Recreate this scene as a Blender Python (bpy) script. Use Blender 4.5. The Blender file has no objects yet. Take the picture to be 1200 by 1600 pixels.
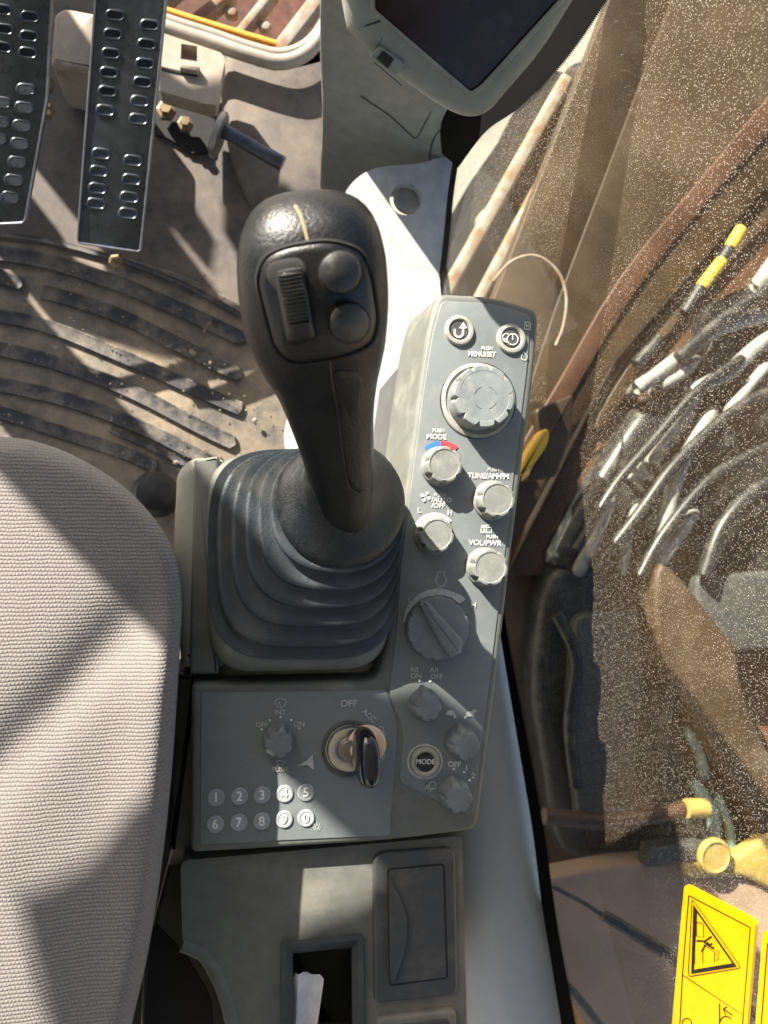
import bpy, bmesh, math, random
from mathutils import Vector, Matrix
from mathutils.bvhtree import BVHTree
random.seed(7)
sc = bpy.context.scene
COL = sc.collection
# ------------------------------------------------------------------ camera, world, sun, exposure
FPX = 1202.0                                  # focal length in photograph pixels (1200x1600)
A, B = math.radians(2.86), math.radians(-10.36)
RM = Matrix.Rotation(B, 3, 'Y') @ Matrix.Rotation(A, 3, 'X')
CAM = Vector((0, 0, 1.18))                    # cab floor is z = 0, switch panel z = 0.55
cd = bpy.data.cameras.new('camera'); co = bpy.data.objects.new('camera', cd); COL.objects.link(co)
co.matrix_world = Matrix.Translation(CAM) @ RM.to_4x4()
cd.sensor_fit = 'VERTICAL'; cd.sensor_height = 36; cd.sensor_width = 27
cd.lens = 36*FPX/1600; cd.clip_start = 0.01; cd.clip_end = 500
cd.dof.use_dof = True; cd.dof.focus_distance = .60; cd.dof.aperture_fstop = 9.0
sc.camera = co
SUN_EL, SUN_TX, SUN_TY = math.radians(27), 0.61, -0.79   # sunlight travels towards (+x, -y) and down
wd = bpy.data.worlds.new('World'); sc.world = wd; wd.use_nodes = True
wn = wd.node_tree.nodes; bg = wn['Background']
sky = wn.new('ShaderNodeTexSky'); sky.sky_type = 'NISHITA'; sky.sun_disc = False; sky.dust_density = 2.5; sky.ozone_density = 1.0; sky.air_density = 0.9
sky.sun_elevation = SUN_EL; sky.sun_rotation = math.atan2(-SUN_TX, -SUN_TY)
wd.node_tree.links.new(sky.outputs[0], bg.inputs[0]); bg.inputs[1].default_value = 0.054
sl = bpy.data.lights.new('sun', 'SUN'); sl.energy = 5.0; sl.angle = math.radians(0.53); sl.color = (1, 0.93, 0.82)
so = bpy.data.objects.new('sun', sl); COL.objects.link(so)
SUND = Vector((math.cos(SUN_EL)*SUN_TX, math.cos(SUN_EL)*SUN_TY, -math.sin(SUN_EL))).normalized()
so.rotation_euler = SUND.to_track_quat('-Z', 'Y').to_euler()
sc.view_settings.view_transform = 'Standard'; sc.view_settings.look = 'None'
sc.view_settings.exposure = 1.82; sc.view_settings.gamma = 1
# ------------------------------------------------------------------ pixel helpers
def ray(u, v): return (RM @ Vector(((u-600)/FPX, -(v-800)/FPX, -1))).normalized()
def W(u, v, z):
    d = ray(u, v); return CAM + d*((z-CAM.z)/d.z)
class Plane:
    def __init__(s, o, n): s.o = Vector(o); s.n = Vector(n).normalized()
    def at(s, u, v, off=0):
        d = ray(u, v); o = s.o + s.n*off
        return CAM + d*((o-CAM).dot(s.n)/d.dot(s.n))
class Level:
    def __init__(s, z): s.z = z; s.n = Vector((0, 0, 1))
    def at(s, u, v, off=0): return W(u, v, s.z+off)
def three(a, b, c):                            # a plane through three (u, v, z) points, facing the camera
    p = [W(*q) for q in (a, b, c)]; n = (p[1]-p[0]).cross(p[2]-p[0]).normalized()
    if n.dot(CAM-p[0]) < 0: n = -n
    return Plane(p[0], n)
FWD = RM @ Vector((0, 0, -1))
def mpp(p): return (p-CAM).dot(FWD)/FPX        # metres per pixel at a point
# ------------------------------------------------------------------ materials
def nd(nt, t, **k):
    n = nt.nodes.new(t)
    for a, b in k.items(): setattr(n, a, b)
    return n
def mix(nt, fac, a, b):
    m = nd(nt, 'ShaderNodeMix', data_type='RGBA')
    for s, x in ((0, fac), (6, a), (7, b)):
        if hasattr(x, 'links'): nt.links.new(x, m.inputs[s])
        else: m.inputs[s].default_value = x if s == 0 else (*x, 1)
    return m.outputs[2]
def ramp(nt, x, lo, hi):
    m = nd(nt, 'ShaderNodeMapRange'); m.clamp = True
    nt.links.new(x, m.inputs[0]); m.inputs[1].default_value = lo; m.inputs[2].default_value = hi
    return m.outputs[0]
def noise(nt, co_, scale, detail=4, rough=.6, stretch=None):
    if stretch:
        mp = nd(nt, 'ShaderNodeMapping'); mp.inputs['Scale'].default_value = stretch
        nt.links.new(co_, mp.inputs[0]); co_ = mp.outputs[0]
    n = nd(nt, 'ShaderNodeTexNoise'); n.inputs['Scale'].default_value = scale
    n.inputs['Detail'].default_value = detail; n.inputs['Roughness'].default_value = rough
    nt.links.new(co_, n.inputs['Vector']); return n.outputs[0]
MATS = {}
def mat(name, col, rough=.5, metal=0., var=.15, vscale=60, dust=0., dustcol=(.42,.36,.27), dscale=25, dlo=.5, dhi=.75,
        grain=0., gscale=900, scratch=0., spec=.5, coat=0.):
    m = bpy.data.materials.new(name); m.use_nodes = True; nt = m.node_tree
    b = nt.nodes['Principled BSDF']; geo = nd(nt, 'ShaderNodeNewGeometry'); P = geo.outputs['Position']
    n1 = noise(nt, P, vscale)
    c = mix(nt, ramp(nt, n1, .3, .7), tuple(x*(1-var) for x in col), tuple(min(1, x*(1+var)) for x in col))
    r = ramp(nt, n1, .2, .8); mr = nd(nt, 'ShaderNodeMapRange'); nt.links.new(r, mr.inputs[0])
    mr.inputs[3].default_value = max(.02, rough-.08); mr.inputs[4].default_value = min(1, rough+.08)
    rr = mr.outputs[0]
    if dust:
        n2 = noise(nt, P, dscale, 8, .68); f = nd(nt, 'ShaderNodeMath', operation='MULTIPLY')
        nt.links.new(ramp(nt, n2, dlo, dhi), f.inputs[0]); f.inputs[1].default_value = dust
        c = mix(nt, f.outputs[0], c, dustcol)
        r2 = nd(nt, 'ShaderNodeMath', operation='MULTIPLY_ADD', use_clamp=True)
        nt.links.new(f.outputs[0], r2.inputs[0]); r2.inputs[1].default_value = .5; nt.links.new(rr, r2.inputs[2]); rr = r2.outputs[0]
    if scratch:
        n3 = noise(nt, P, 240, 6, .75, (1, .25, 1)); f = nd(nt, 'ShaderNodeMath', operation='MULTIPLY')
        nt.links.new(ramp(nt, n3, .62, .74), f.inputs[0]); f.inputs[1].default_value = scratch
        c = mix(nt, f.outputs[0], c, tuple(min(1, x*2.2+.05) for x in col))
    nt.links.new(c, b.inputs['Base Color']); nt.links.new(rr, b.inputs['Roughness'])
    b.inputs['Metallic'].default_value = metal; b.inputs['Specular IOR Level'].default_value = spec
    b.inputs['Coat Weight'].default_value = coat
    if grain:
        n4 = noise(nt, P, gscale, 3); bp = nd(nt, 'ShaderNodeBump'); bp.inputs['Strength'].default_value = grain
        bp.inputs['Distance'].default_value = .0006
        nt.links.new(n4, bp.inputs['Height']); nt.links.new(bp.outputs[0], b.inputs['Normal'])
    MATS[name] = m; return m
mat('panel_plastic', (.125,.130,.113), .55, var=.06, dust=.45, dustcol=(.36,.34,.29), dscale=26, dlo=.52, dhi=.78, grain=.25, scratch=.15)
mat('film', (.158,.176,.175), .42, var=.05, vscale=30, dust=.22, dustcol=(.36,.36,.33), dscale=50, dlo=.5, dhi=.8, scratch=.25)
mat('console_plastic', (.130,.133,.116), .6, dust=.35, dscale=14, grain=.3)
mat('light_plastic', (.30,.31,.26), .55, dust=.3, grain=.2)
mat('dark_plastic', (.055,.057,.056), .5, var=.06, dust=.14, dscale=30, grain=.2, scratch=.2)
mat('black_plastic', (.018,.018,.019), .45, dust=.12, grain=.3)
mat('void_black', (.012,.011,.011), .8)
mat('knob_light', (.175,.184,.167), .6, dust=.5, dustcol=(.38,.37,.33), dscale=90, grain=.3, scratch=.3)
mat('knob_mid', (.17,.19,.19), .55, dust=.5, dustcol=(.38,.37,.33), dscale=70, grain=.3, scratch=.25)
mat('knob_dark', (.150,.165,.168), .5, dust=.4, dustcol=(.32,.31,.28), dscale=70, grain=.3, scratch=.2)
mat('ring_plastic', (.30,.29,.25), .6, dust=.4)
mat('print_white', (.62,.62,.58), .6, var=.25, vscale=300)
mat('print_dim', (.42,.43,.41), .6, var=.25, vscale=300)
mat('print_blue', (.04,.16,.55), .5); mat('print_red', (.55,.05,.05), .5)
mat('key_button', (.30,.32,.33), .4, dust=.2, dscale=80)
mat('key_digit', (.80,.80,.78), .5)
mat('chrome', (.72,.71,.68), .22, metal=1, var=.08, scratch=.2)
mat('sunlit_disc', (.72,.55,.40), .4, metal=.15, scratch=.3)  # sunlit brightness put into the disc's colour
mat('key_black', (.010,.010,.010), .12, coat=.6)
mat('grip_rubber', (.0045,.005,.006), .38, spec=.32, dust=.05, dustcol=(.15,.15,.14), dscale=60, grain=.6, gscale=480)
mat('collar_rubber', (.007,.008,.0095), .45, dust=.16, dustcol=(.14,.15,.16), dscale=40, grain=.9, gscale=520)
mat('grip_face', (.004,.004,.0045), .33, spec=.5, dust=.06, dustcol=(.12,.12,.12), dscale=60, grain=.4)
mat('grip_button', (.022,.022,.021), .40, dust=.3, dscale=80, dustcol=(.2,.2,.18), grain=.3)
mat('thread', (.26,.20,.12), .8); mat('seam_brown', (.055,.045,.03), .7)
mat('boot_rubber', (.036,.044,.051), .45, dust=.30, dustcol=(.24,.21,.17), dscale=22, dlo=.48, dhi=.72, grain=.8, gscale=800)
mat('white_paint', (.40,.41,.405), .42, dust=.15, dscale=12, scratch=.05)
mat('rail_paint', (.46,.48,.50), .4, var=.04, dust=.5, dscale=45, dustcol=(.12,.12,.12), dlo=.66, dhi=.74, scratch=.1)
mat('floor_metal', (.075,.066,.060), .65, var=.35, dust=.8, dustcol=(.27,.22,.17), dscale=9, dlo=.40, dhi=.75, grain=.4, gscale=300)
mat('mat_rubber', (.125,.115,.102), .8, var=.35, dust=.9, dustcol=(.40,.32,.22), dscale=11, dlo=.38, dhi=.64, grain=.8, gscale=350)
mat('mat_rib', (.036,.037,.040), .6, var=.3, dust=.85, dustcol=(.28,.24,.185), dscale=22, dlo=.46, dhi=.70, grain=.8, gscale=350)
mat('bracket_paint', (.34,.285,.22), .6, dust=.5, dustcol=(.34,.27,.19), dscale=20, grain=.3, gscale=300)
mat('pedal_steel', (.075,.082,.092), .30, metal=.7, var=.25, dust=.25, dustcol=(.25,.24,.23), dscale=25, dlo=.55, scratch=.15)
mat('pedal_edge', (.22,.23,.26), .3, metal=.6)
mat('steel', (.32,.30,.28), .4, metal=.8, dust=.4)
mat('brass', (.22,.16,.09), .5, metal=.5, dust=.6, dustcol=(.2,.17,.13))
mat('seal', (.29,.255,.21), .6, dust=.4, dustcol=(.36,.29,.22))
mat('orange_strip', (.75,.30,.03), .5)
mat('rust_dark', (.085,.030,.018), .8, var=.5, dust=.4, dustcol=(.22,.13,.09), dscale=30)
mat('cream_rust', (.30,.27,.215), .7, dust=.9, dustcol=(.24,.12,.06), dscale=18, dlo=.42, dhi=.62)
mat('monitor_plastic', (.19,.20,.182), .5, dust=.15, grain=.25)
mat('screen', (.024,.012,.009), .18, spec=.4, dust=.12, dscale=40, dustcol=(.2,.2,.2))
mat('paper', (.80,.78,.78), .8)
mat('ground_dirt', (.42,.39,.33), .9, dust=.6, dustcol=(.27,.245,.20), dscale=6, grain=1, gscale=90)
mat('deck_brown', (.10,.050,.028), .6, var=.35, vscale=9, dust=.45, dustcol=(.26,.20,.13), dscale=6)
mat('boom_brown', (.044,.024,.009), .5, var=.45, vscale=5, dust=.4, dustcol=(.048,.036,.017), dscale=5)  # dirty brown, darkened further so the sunlit boom looks shaded
mat('boom_red', (.068,.028,.012), .5, var=.35, vscale=8, dust=.5, dustcol=(.055,.034,.018), dscale=8)
mat('pale_deck', (.38,.25,.18), .6, var=.2, vscale=6)
mat('hose_black', (.016,.017,.018), .4, dust=.2, dscale=30)
mat('hose_pale', (.30,.30,.275), .45, var=.25, dust=.6, dustcol=(.16,.13,.10), dscale=18)  # pale tone stands in for sunlit highlights on black hoses
mat('hose_green', (.30,.40,.34), .5)
mat('yellow_paint', (.78,.44,.03), .45, var=.1, dust=.2)
mat('machine_yellow', (.50,.33,.08), .5, var=.12, dust=.25)
mat('sticker_yellow', (.70,.36,.0), .4, var=.06)
mat('sticker_black', (.012,.010,.006), .5)
mat('tread_black', (.018,.016,.015), .7, dust=.3, dustcol=(.12,.10,.08), dscale=14)
mat('seal_black', (.004,.004,.004), .9, spec=.1)
def fabric():
    m = bpy.data.materials.new('seat_fabric'); m.use_nodes = True; nt = m.node_tree; b = nt.nodes['Principled BSDF']
    geo = nd(nt, 'ShaderNodeNewGeometry'); P = geo.outputs['Position']
    wob = nd(nt, 'ShaderNodeVectorMath', operation='MULTIPLY_ADD')
    nz = nd(nt, 'ShaderNodeTexNoise'); nz.inputs['Scale'].default_value = 90; nt.links.new(P, nz.inputs['Vector'])
    nt.links.new(nz.outputs[1], wob.inputs[0]); wob.inputs[1].default_value = (.003, .0022, 0); nt.links.new(P, wob.inputs[2])
    def mth(op, a, b=None, c=None):
        n = nd(nt, 'ShaderNodeMath', operation=op)
        for k_, x in enumerate((a, b, c)):
            if x is None: continue
            if hasattr(x, 'links'): nt.links.new(x, n.inputs[k_])
            else: n.inputs[k_].default_value = x
        return n.outputs[0]
    sp = nd(nt, 'ShaderNodeSeparateXYZ'); nt.links.new(wob.outputs[0], sp.inputs[0])
    yy = mth('DIVIDE', sp.outputs[1], .0027); xx = mth('DIVIDE', sp.outputs[0], .0025)
    off = mth('MULTIPLY', mth('FLOOR', yy), .37)
    row = mth('POWER', mth('ABSOLUTE', mth('SINE', mth('MULTIPLY', yy, math.pi))), .7)
    cl = mth('ABSOLUTE', mth('SINE', mth('MULTIPLY', mth('ADD', xx, off), math.pi)))
    hgt = mth('MULTIPLY', row, mth('MULTIPLY_ADD', cl, .5, .5)); inv = mth('SUBTRACT', 1, hgt)
    n1 = noise(nt, P, 900, 2); n2 = noise(nt, P, 18, 4)
    c = mix(nt, inv, (.275,.250,.234), (.145,.130,.121))
    c = mix(nt, mth('MULTIPLY', ramp(nt, n2, .35, .75), .4), c, (.225,.203,.183))
    c2 = nd(nt, 'ShaderNodeMix', data_type='RGBA', blend_type='MULTIPLY'); c2.inputs[0].default_value = .6
    nt.links.new(c, c2.inputs[6]); nt.links.new(ramp(nt, n1, .2, .6), c2.inputs[7])
    c3 = mix(nt, .45, c, c2.outputs[2])
    nt.links.new(c3, b.inputs['Base Color']); b.inputs['Roughness'].default_value = .95; b.inputs['Specular IOR Level'].default_value = .15
    b.inputs['Sheen Weight'].default_value = .25
    h = nd(nt, 'ShaderNodeMath', operation='MULTIPLY_ADD'); nt.links.new(hgt, h.inputs[0]); h.inputs[1].default_value = 1.3
    nt.links.new(n1, h.inputs[2])
    bp = nd(nt, 'ShaderNodeBump'); bp.inputs['Strength'].default_value = .5; bp.inputs['Distance'].default_value = .0009
    nt.links.new(h.outputs[0], bp.inputs['Height']); nt.links.new(bp.outputs[0], b.inputs['Normal'])
    MATS['fabric'] = m
fabric()
def glass():
    m = bpy.data.materials.new('dusty_glass'); m.use_nodes = True; nt = m.node_tree
    for n in list(nt.nodes):
        if n.type == 'BSDF_PRINCIPLED': nt.nodes.remove(n)
    out = [n for n in nt.nodes if n.type == 'OUTPUT_MATERIAL'][0]
    geo = nd(nt, 'ShaderNodeNewGeometry'); P = geo.outputs['Position']
    tr = nd(nt, 'ShaderNodeBsdfTransparent'); tr.inputs[0].default_value = (.93,.95,.92,1)
    gl = nd(nt, 'ShaderNodeBsdfGlossy'); gl.inputs['Roughness'].default_value = .02
    fr = nd(nt, 'ShaderNodeFresnel'); fr.inputs[0].default_value = 1.22
    bf = nd(nt, 'ShaderNodeMath', operation='SUBTRACT'); bf.inputs[0].default_value = 1; nt.links.new(geo.outputs['Backfacing'], bf.inputs[1])
    ff = nd(nt, 'ShaderNodeMath', operation='MULTIPLY'); nt.links.new(fr.outputs[0], ff.inputs[0]); nt.links.new(bf.outputs[0], ff.inputs[1])
    a = nd(nt, 'ShaderNodeMixShader'); nt.links.new(ff.outputs[0], a.inputs[0]); nt.links.new(tr.outputs[0], a.inputs[1]); nt.links.new(gl.outputs[0], a.inputs[2])
    df = nd(nt, 'ShaderNodeBsdfDiffuse')
    # dust specks: voronoi cells of two sizes, a random share of them occupied
    fac = None
    for scale, rad, share, seed in ((170, .095, .7, 0), (360, .16, .8, 9), (85, .06, .5, 3), (250, .115, .8, 5), (520, .22, .8, 7), (800, .30, .8, 11)):
        mp = nd(nt, 'ShaderNodeMapping'); mp.inputs['Location'].default_value = (seed, seed*.7, seed*.3); mp.inputs['Scale'].default_value = (1, 1, .72)
        nt.links.new(P, mp.inputs[0])
        vo = nd(nt, 'ShaderNodeTexVoronoi'); vo.inputs['Scale'].default_value = scale; nt.links.new(mp.outputs[0], vo.inputs['Vector'])
        s = nd(nt, 'ShaderNodeMapRange'); nt.links.new(vo.outputs['Distance'], s.inputs[0])
        s.inputs[1].default_value = rad; s.inputs[2].default_value = rad*.5
        sep = nd(nt, 'ShaderNodeSeparateColor'); nt.links.new(vo.outputs['Color'], sep.inputs[0])
        k = nd(nt, 'ShaderNodeMath', operation='LESS_THAN'); nt.links.new(sep.outputs[0], k.inputs[0]); k.inputs[1].default_value = share
        q = nd(nt, 'ShaderNodeMath', operation='MULTIPLY'); nt.links.new(s.outputs[0], q.inputs[0]); nt.links.new(k.outputs[0], q.inputs[1])
        if fac is None: fac = q.outputs[0]
        else:
            mx = nd(nt, 'ShaderNodeMath', operation='MAXIMUM'); nt.links.new(fac, mx.inputs[0]); nt.links.new(q.outputs[0], mx.inputs[1]); fac = mx.outputs[0]
    area = ramp(nt, noise(nt, P, 5, 4), .22, .46)
    sp = nd(nt, 'ShaderNodeMath', operation='MULTIPLY'); nt.links.new(fac, sp.inputs[0]); nt.links.new(area, sp.inputs[1])
    sp2 = nd(nt, 'ShaderNodeMath', operation='MULTIPLY'); nt.links.new(sp.outputs[0], sp2.inputs[0]); sp2.inputs[1].default_value = .48
    vn = nd(nt, 'ShaderNodeMapRange'); nt.links.new(noise(nt, P, 7, 5), vn.inputs[0]); vn.inputs[1].default_value = .3; vn.inputs[2].default_value = .7
    vn.inputs[3].default_value = .02; vn.inputs[4].default_value = .075
    mx = nd(nt, 'ShaderNodeMath', operation='MAXIMUM'); nt.links.new(sp2.outputs[0], mx.inputs[0]); nt.links.new(vn.outputs[0], mx.inputs[1])
    nt.links.new(mix(nt, ramp(nt, sp2.outputs[0], .05, .35), (.40,.27,.14), (.72,.67,.58)), df.inputs[0])
    mb = nd(nt, 'ShaderNodeMath', operation='MULTIPLY'); nt.links.new(mx.outputs[0], mb.inputs[0]); nt.links.new(bf.outputs[0], mb.inputs[1])
    f = nd(nt, 'ShaderNodeMixShader'); nt.links.new(mb.outputs[0], f.inputs[0]); nt.links.new(a.outputs[0], f.inputs[1]); nt.links.new(df.outputs[0], f.inputs[2])
    nt.links.new(f.outputs[0], out.inputs[0]); MATS['glass'] = m
mat('arm_brown', (.052,.030,.015), .5, var=.35, vscale=7, dust=.4, dustcol=(.20,.15,.09), dscale=9)
glass()
# ------------------------------------------------------------------ object helpers
WL = {}
def tag(o, label=None, cat=None, group=None, kind=None):
    for k, x in (('label', label), ('category', cat), ('group', group), ('kind', kind)):
        if x: o[k] = x
    return o
def thing(name, loc, label, cat, group=None):
    o = bpy.data.objects.new(name, None); o.empty_display_size = .02; COL.objects.link(o); o.location = loc; WL[o] = Vector(loc)
    return tag(o, label, cat, group)
def obj(name, bm, m, parent=None, smooth=False, auto=None):
    vs = [v.co for v in bm.verts]
    c = Vector((sum(v.x for v in vs), sum(v.y for v in vs), min(v.z for v in vs)*len(vs)))/len(vs)
    bmesh.ops.recalc_face_normals(bm, faces=bm.faces)
    bmesh.ops.translate(bm, verts=bm.verts, vec=-c)
    me = bpy.data.meshes.new(name); bm.to_mesh(me); bm.free()
    if smooth: me.polygons.foreach_set('use_smooth', [len(p.vertices) < 5 for p in me.polygons])
    if auto is not None and smooth: me.set_sharp_from_angle(angle=math.radians(auto))
    me.materials.append(MATS[m] if isinstance(m, str) else m)
    o = bpy.data.objects.new(name, me); COL.objects.link(o); WL[o] = c
    if parent: o.parent = parent; o.location = c-WL[parent]
    else: o.location = c
    return o
def catmull(pts, n=6, closed=False):
    P = [tuple(p) for p in pts]; out = []; N = len(P)
    for i in range(N if closed else N-1):
        p0 = P[(i-1) % N] if closed or i else P[0]; p1 = P[i]; p2 = P[(i+1) % N]; p3 = P[(i+2) % N] if closed or i+2 < N else P[-1]
        for k in range(n):
            t = k/n
            out.append(tuple(.5*(2*b+(c-a)*t+(2*a-5*b+4*c-d)*t*t+(3*b-a-3*c+d)*t**3) for a, b, c, d in zip(p0, p1, p2, p3)))
    if not closed: out.append(P[-1])
    return out
def rounded(pts, r, n=5):
    out = []; N = len(pts)
    for i in range(N):
        a, b, c = (Vector(pts[j % N][:2]) for j in (i-1, i, i+1)); rr = pts[i][2] if len(pts[i]) > 2 else r
        d1, d2 = a-b, c-b; q = min(rr, d1.length*.45, d2.length*.45)
        s, e = b+d1.normalized()*q, b+d2.normalized()*q
        for k in range(n+1):
            t = k/n; out.append(tuple(s*(1-t)**2+b*2*t*(1-t)+e*t*t))
    return out
def inset(pts, d):
    N = len(pts); ar = sum(pts[i][0]*pts[(i+1) % N][1]-pts[(i+1) % N][0]*pts[i][1] for i in range(N)); sg = 1 if ar > 0 else -1
    out = []
    for i in range(N):
        a, b, c = (Vector(pts[j % N]) for j in (i-1, i, i+1)); t = (c-a)
        if t.length < 1e-6: out.append(tuple(b)); continue
        t.normalize(); out.append((b.x-t.y*d*sg, b.y+t.x*d*sg))
    return out
def rings(bm, loops, cap0=True, cap1=True, closed=True):
    L = [[bm.verts.new(p) for p in l] for l in loops]; n = len(L[0])
    for i in range(len(L)-1):
        for j in range(n if closed else n-1):
            k = (j+1) % n; bm.faces.new((L[i][j], L[i][k], L[i+1][k], L[i+1][j]))
    if cap0: bm.faces.new(L[0])
    if cap1: bm.faces.new(L[-1][::-1])
    return L
def slab(name, px, pl, top, bot, m, parent=None, bev=0., spread=0., smooth=False, auto=35, segs=3):
    """a solid whose outline is given in photograph pixels on plane pl; top / bot are offsets along the plane's normal"""
    n = pl.n; base = [pl.at(u, v, top) for u, v in px]; bm = bmesh.new()
    if bev:
        q = mpp(base[0]); loops = []
        for k in range(segs+1):
            t = k/segs*math.pi/2; ins = bev*(1-math.sin(t))/q*1.0; dz = -bev*(1-math.cos(t))
            loops.append([pl.at(u, v, top)+n*dz for u, v in (inset(px, ins) if ins > .05 else px)])
    else: loops = [base]
    low = inset(px, -spread/mpp(base[0])) if spread else px
    loops.append([pl.at(u, v, top)+n*(bot-top) for u, v in low])
    rings(bm, loops)
    return obj(name, bm, m, parent, smooth or bool(bev), auto)
def sheet(name, px, pl, off, m, parent=None):
    bm = bmesh.new(); bm.faces.new([bm.verts.new(pl.at(u, v, off)) for u, v in px]); return obj(name, bm, m, parent)
def frame(px, w): return px, inset(px, w)
def ringslab(name, px, w, pl, top, bot, m, parent=None, lip=0.):
    """a raised closed rim of width w pixels"""
    i = inset(px, w); bm = bmesh.new()
    a = [[pl.at(u, v, bot) for u, v in px], [pl.at(u, v, top) for u, v in px] if not lip else [pl.at(u, v, top) for u, v in inset(px, lip)],
         [pl.at(u, v, top) for u, v in i], [pl.at(u, v, bot) for u, v in i]]
    rings(bm, a, False, False); return obj(name, bm, m, parent, True, 40)
def circ(u, v, r, n=32, r2=None, rot=0.):
    r2 = r2 or r; c, s = math.cos(rot), math.sin(rot)
    return [(u+r*math.cos(t)*c-r2*math.sin(t)*s, v+r*math.cos(t)*s+r2*math.sin(t)*c) for t in (i/n*2*math.pi for i in range(n))]
def stroke_faces(bm, pts, w, pl, off):
    L = []; P = [Vector(p[:2]) for p in pts]
    for i, p in enumerate(P):
        t = (P[min(i+1, len(P)-1)]-P[max(i-1, 0)]); t = t.normalized() if t.length else Vector((1, 0)); nn = Vector((-t.y, t.x))*w/2
        L.append((bm.verts.new(pl.at(*(p+nn), off)), bm.verts.new(pl.at(*(p-nn), off))))
    for a, b in zip(L, L[1:]): bm.faces.new((a[0], a[1], b[1], b[0]))
def icon(name, strokes, pl, off, m, parent, w=1.6, fills=()):
    bm = bmesh.new()
    for s in strokes: stroke_faces(bm, s, w, pl, off)
    for f in fills: bm.faces.new([bm.verts.new(pl.at(u, v, off)) for u, v in f])
    return obj(name, bm, m, parent)
def arc(u, v, r, a0, a1, n=16): return [(u+r*math.cos(math.radians(a0+(a1-a0)*i/n)), v+r*math.sin(math.radians(a0+(a1-a0)*i/n))) for i in range(n+1)]
def text(s, u, v, h, pl, off, m, parent, rot=0., name='lettering', stretch=1., bold=.02):
    """lettering h pixels tall (capitals) centred on pixel (u, v), laid flat on the plane"""
    cu = bpy.data.curves.new('t', 'FONT'); cu.body = s; cu.align_x = 'CENTER'; cu.align_y = 'CENTER'; cu.size = 1; cu.resolution_u = 3; cu.offset = bold
    o = bpy.data.objects.new('t', cu); COL.objects.link(o); bpy.context.view_layer.update()
    me = o.to_mesh(); vs = [x.co.copy() for x in me.vertices]; fs = [list(p.vertices) for p in me.polygons]; o.to_mesh_clear()
    bpy.data.objects.remove(o); bpy.data.curves.remove(cu)
    ys = [p.y for p in vs]; cy = (max(ys)+min(ys))/2; k = h/.72; c, sn = math.cos(rot), math.sin(rot); bm = bmesh.new()
    V = []
    for p in vs:
        x, y = p.x*k*stretch, -(p.y-cy)*k; V.append(bm.verts.new(pl.at(u+x*c-y*sn, v+x*sn+y*c, off)))
    for f in fs:
        try: bm.faces.new([V[i] for i in f])
        except ValueError: pass
    return obj(name, bm, m, parent)
def basis(n):
    n = n.normalized(); x = Vector((1, 0, 0)); x = (x-n*x.dot(n)).normalized(); return x, n.cross(x), n
def lathe(name, c, prof, m, parent=None, n=40, axis=Vector((0, 0, 1)), scal=None, smooth=True, auto=35, rot=0.):
    """prof: (radius, height[, scalloped]) ; scal = (count, depth)"""
    x, y, z = basis(axis); bm = bmesh.new(); loops = []
    for p in prof:
        l = []
        for i in range(n):
            t = i/n*2*math.pi; r = p[0]
            if scal and len(p) > 2: r *= 1-scal[1]*p[2]*max(0, math.cos(t*scal[0]))**(5 if scal[0] > 9 else 3)
            l.append(c+x*(r*math.cos(t+rot))+y*(r*math.sin(t+rot))+z*p[1])
        loops.append(l)
    rings(bm, loops); return obj(name, bm, m, parent, smooth, auto)
def tube(name, pts, r, m, parent=None, n=10, sub=5, closed=False):
    P = [Vector(p) for p in pts]
    if sub > 1 and len(P) > 2: P = [Vector(p) for p in catmull([tuple(p) for p in P], sub, closed)]
    R = r if callable(r) else (lambda t: r); bm = bmesh.new(); loops = []; N = len(P); up = Vector((.13, .21, 1)).normalized()
    for i, p in enumerate(P):
        t = (P[(i+1) % N]-P[i-1]) if closed else (P[min(i+1, N-1)]-P[max(i-1, 0)])
        t.normalize(); a = t.cross(up); a = a.normalized() if a.length > .01 else Vector((1, 0, 0)); b = t.cross(a); rr = R(i/max(1, N-1))
        loops.append([p+a*rr*math.cos(k/n*2*math.pi)+b*rr*math.sin(k/n*2*math.pi) for k in range(n)])
    if closed: loops.append(loops[0]); rings(bm, loops, False, False); bmesh.ops.remove_doubles(bm, verts=bm.verts, dist=1e-6)
    else: rings(bm, loops)
    return obj(name, bm, m, parent, True, 50)
def pxtube(name, pts, r, m, parent=None, **k): return tube(name, [W(*p) for p in pts], r, m, parent, **k)

# ================================================================== SETTING
ZC = .55; PAN = Level(ZC)
GROUND = -1.15
def box(name, x0, x1, y0, y1, z0, z1, m, parent=None):
    bm = bmesh.new()
    rings(bm, [[Vector((x, y, z)) for x, y in ((x0, y0), (x1, y0), (x1, y1), (x0, y1))] for z in (z0, z1)]); return obj(name, bm, m, parent)
bm = bmesh.new(); bm.faces.new([bm.verts.new((x, y, GROUND)) for x, y in ((-60, -60), (60, -60), (60, 60), (-60, 60))])
tag(obj('ground', bm, 'ground_dirt'), kind='structure')
# cab floor: a plate that ends at the front window curb and at the right side rail
fl = rounded([(-300, -160), (255, -160), (255, 34), (345, 70), (440, 90), (515, 72), (535, 300), (700, 420), (760, 1000), (830, 1900), (-300, 1900)], 6)
FLR = Level(0.0)
tag(slab('floor', fl, FLR, 0, -.05, 'floor_metal'), kind='structure')
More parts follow.
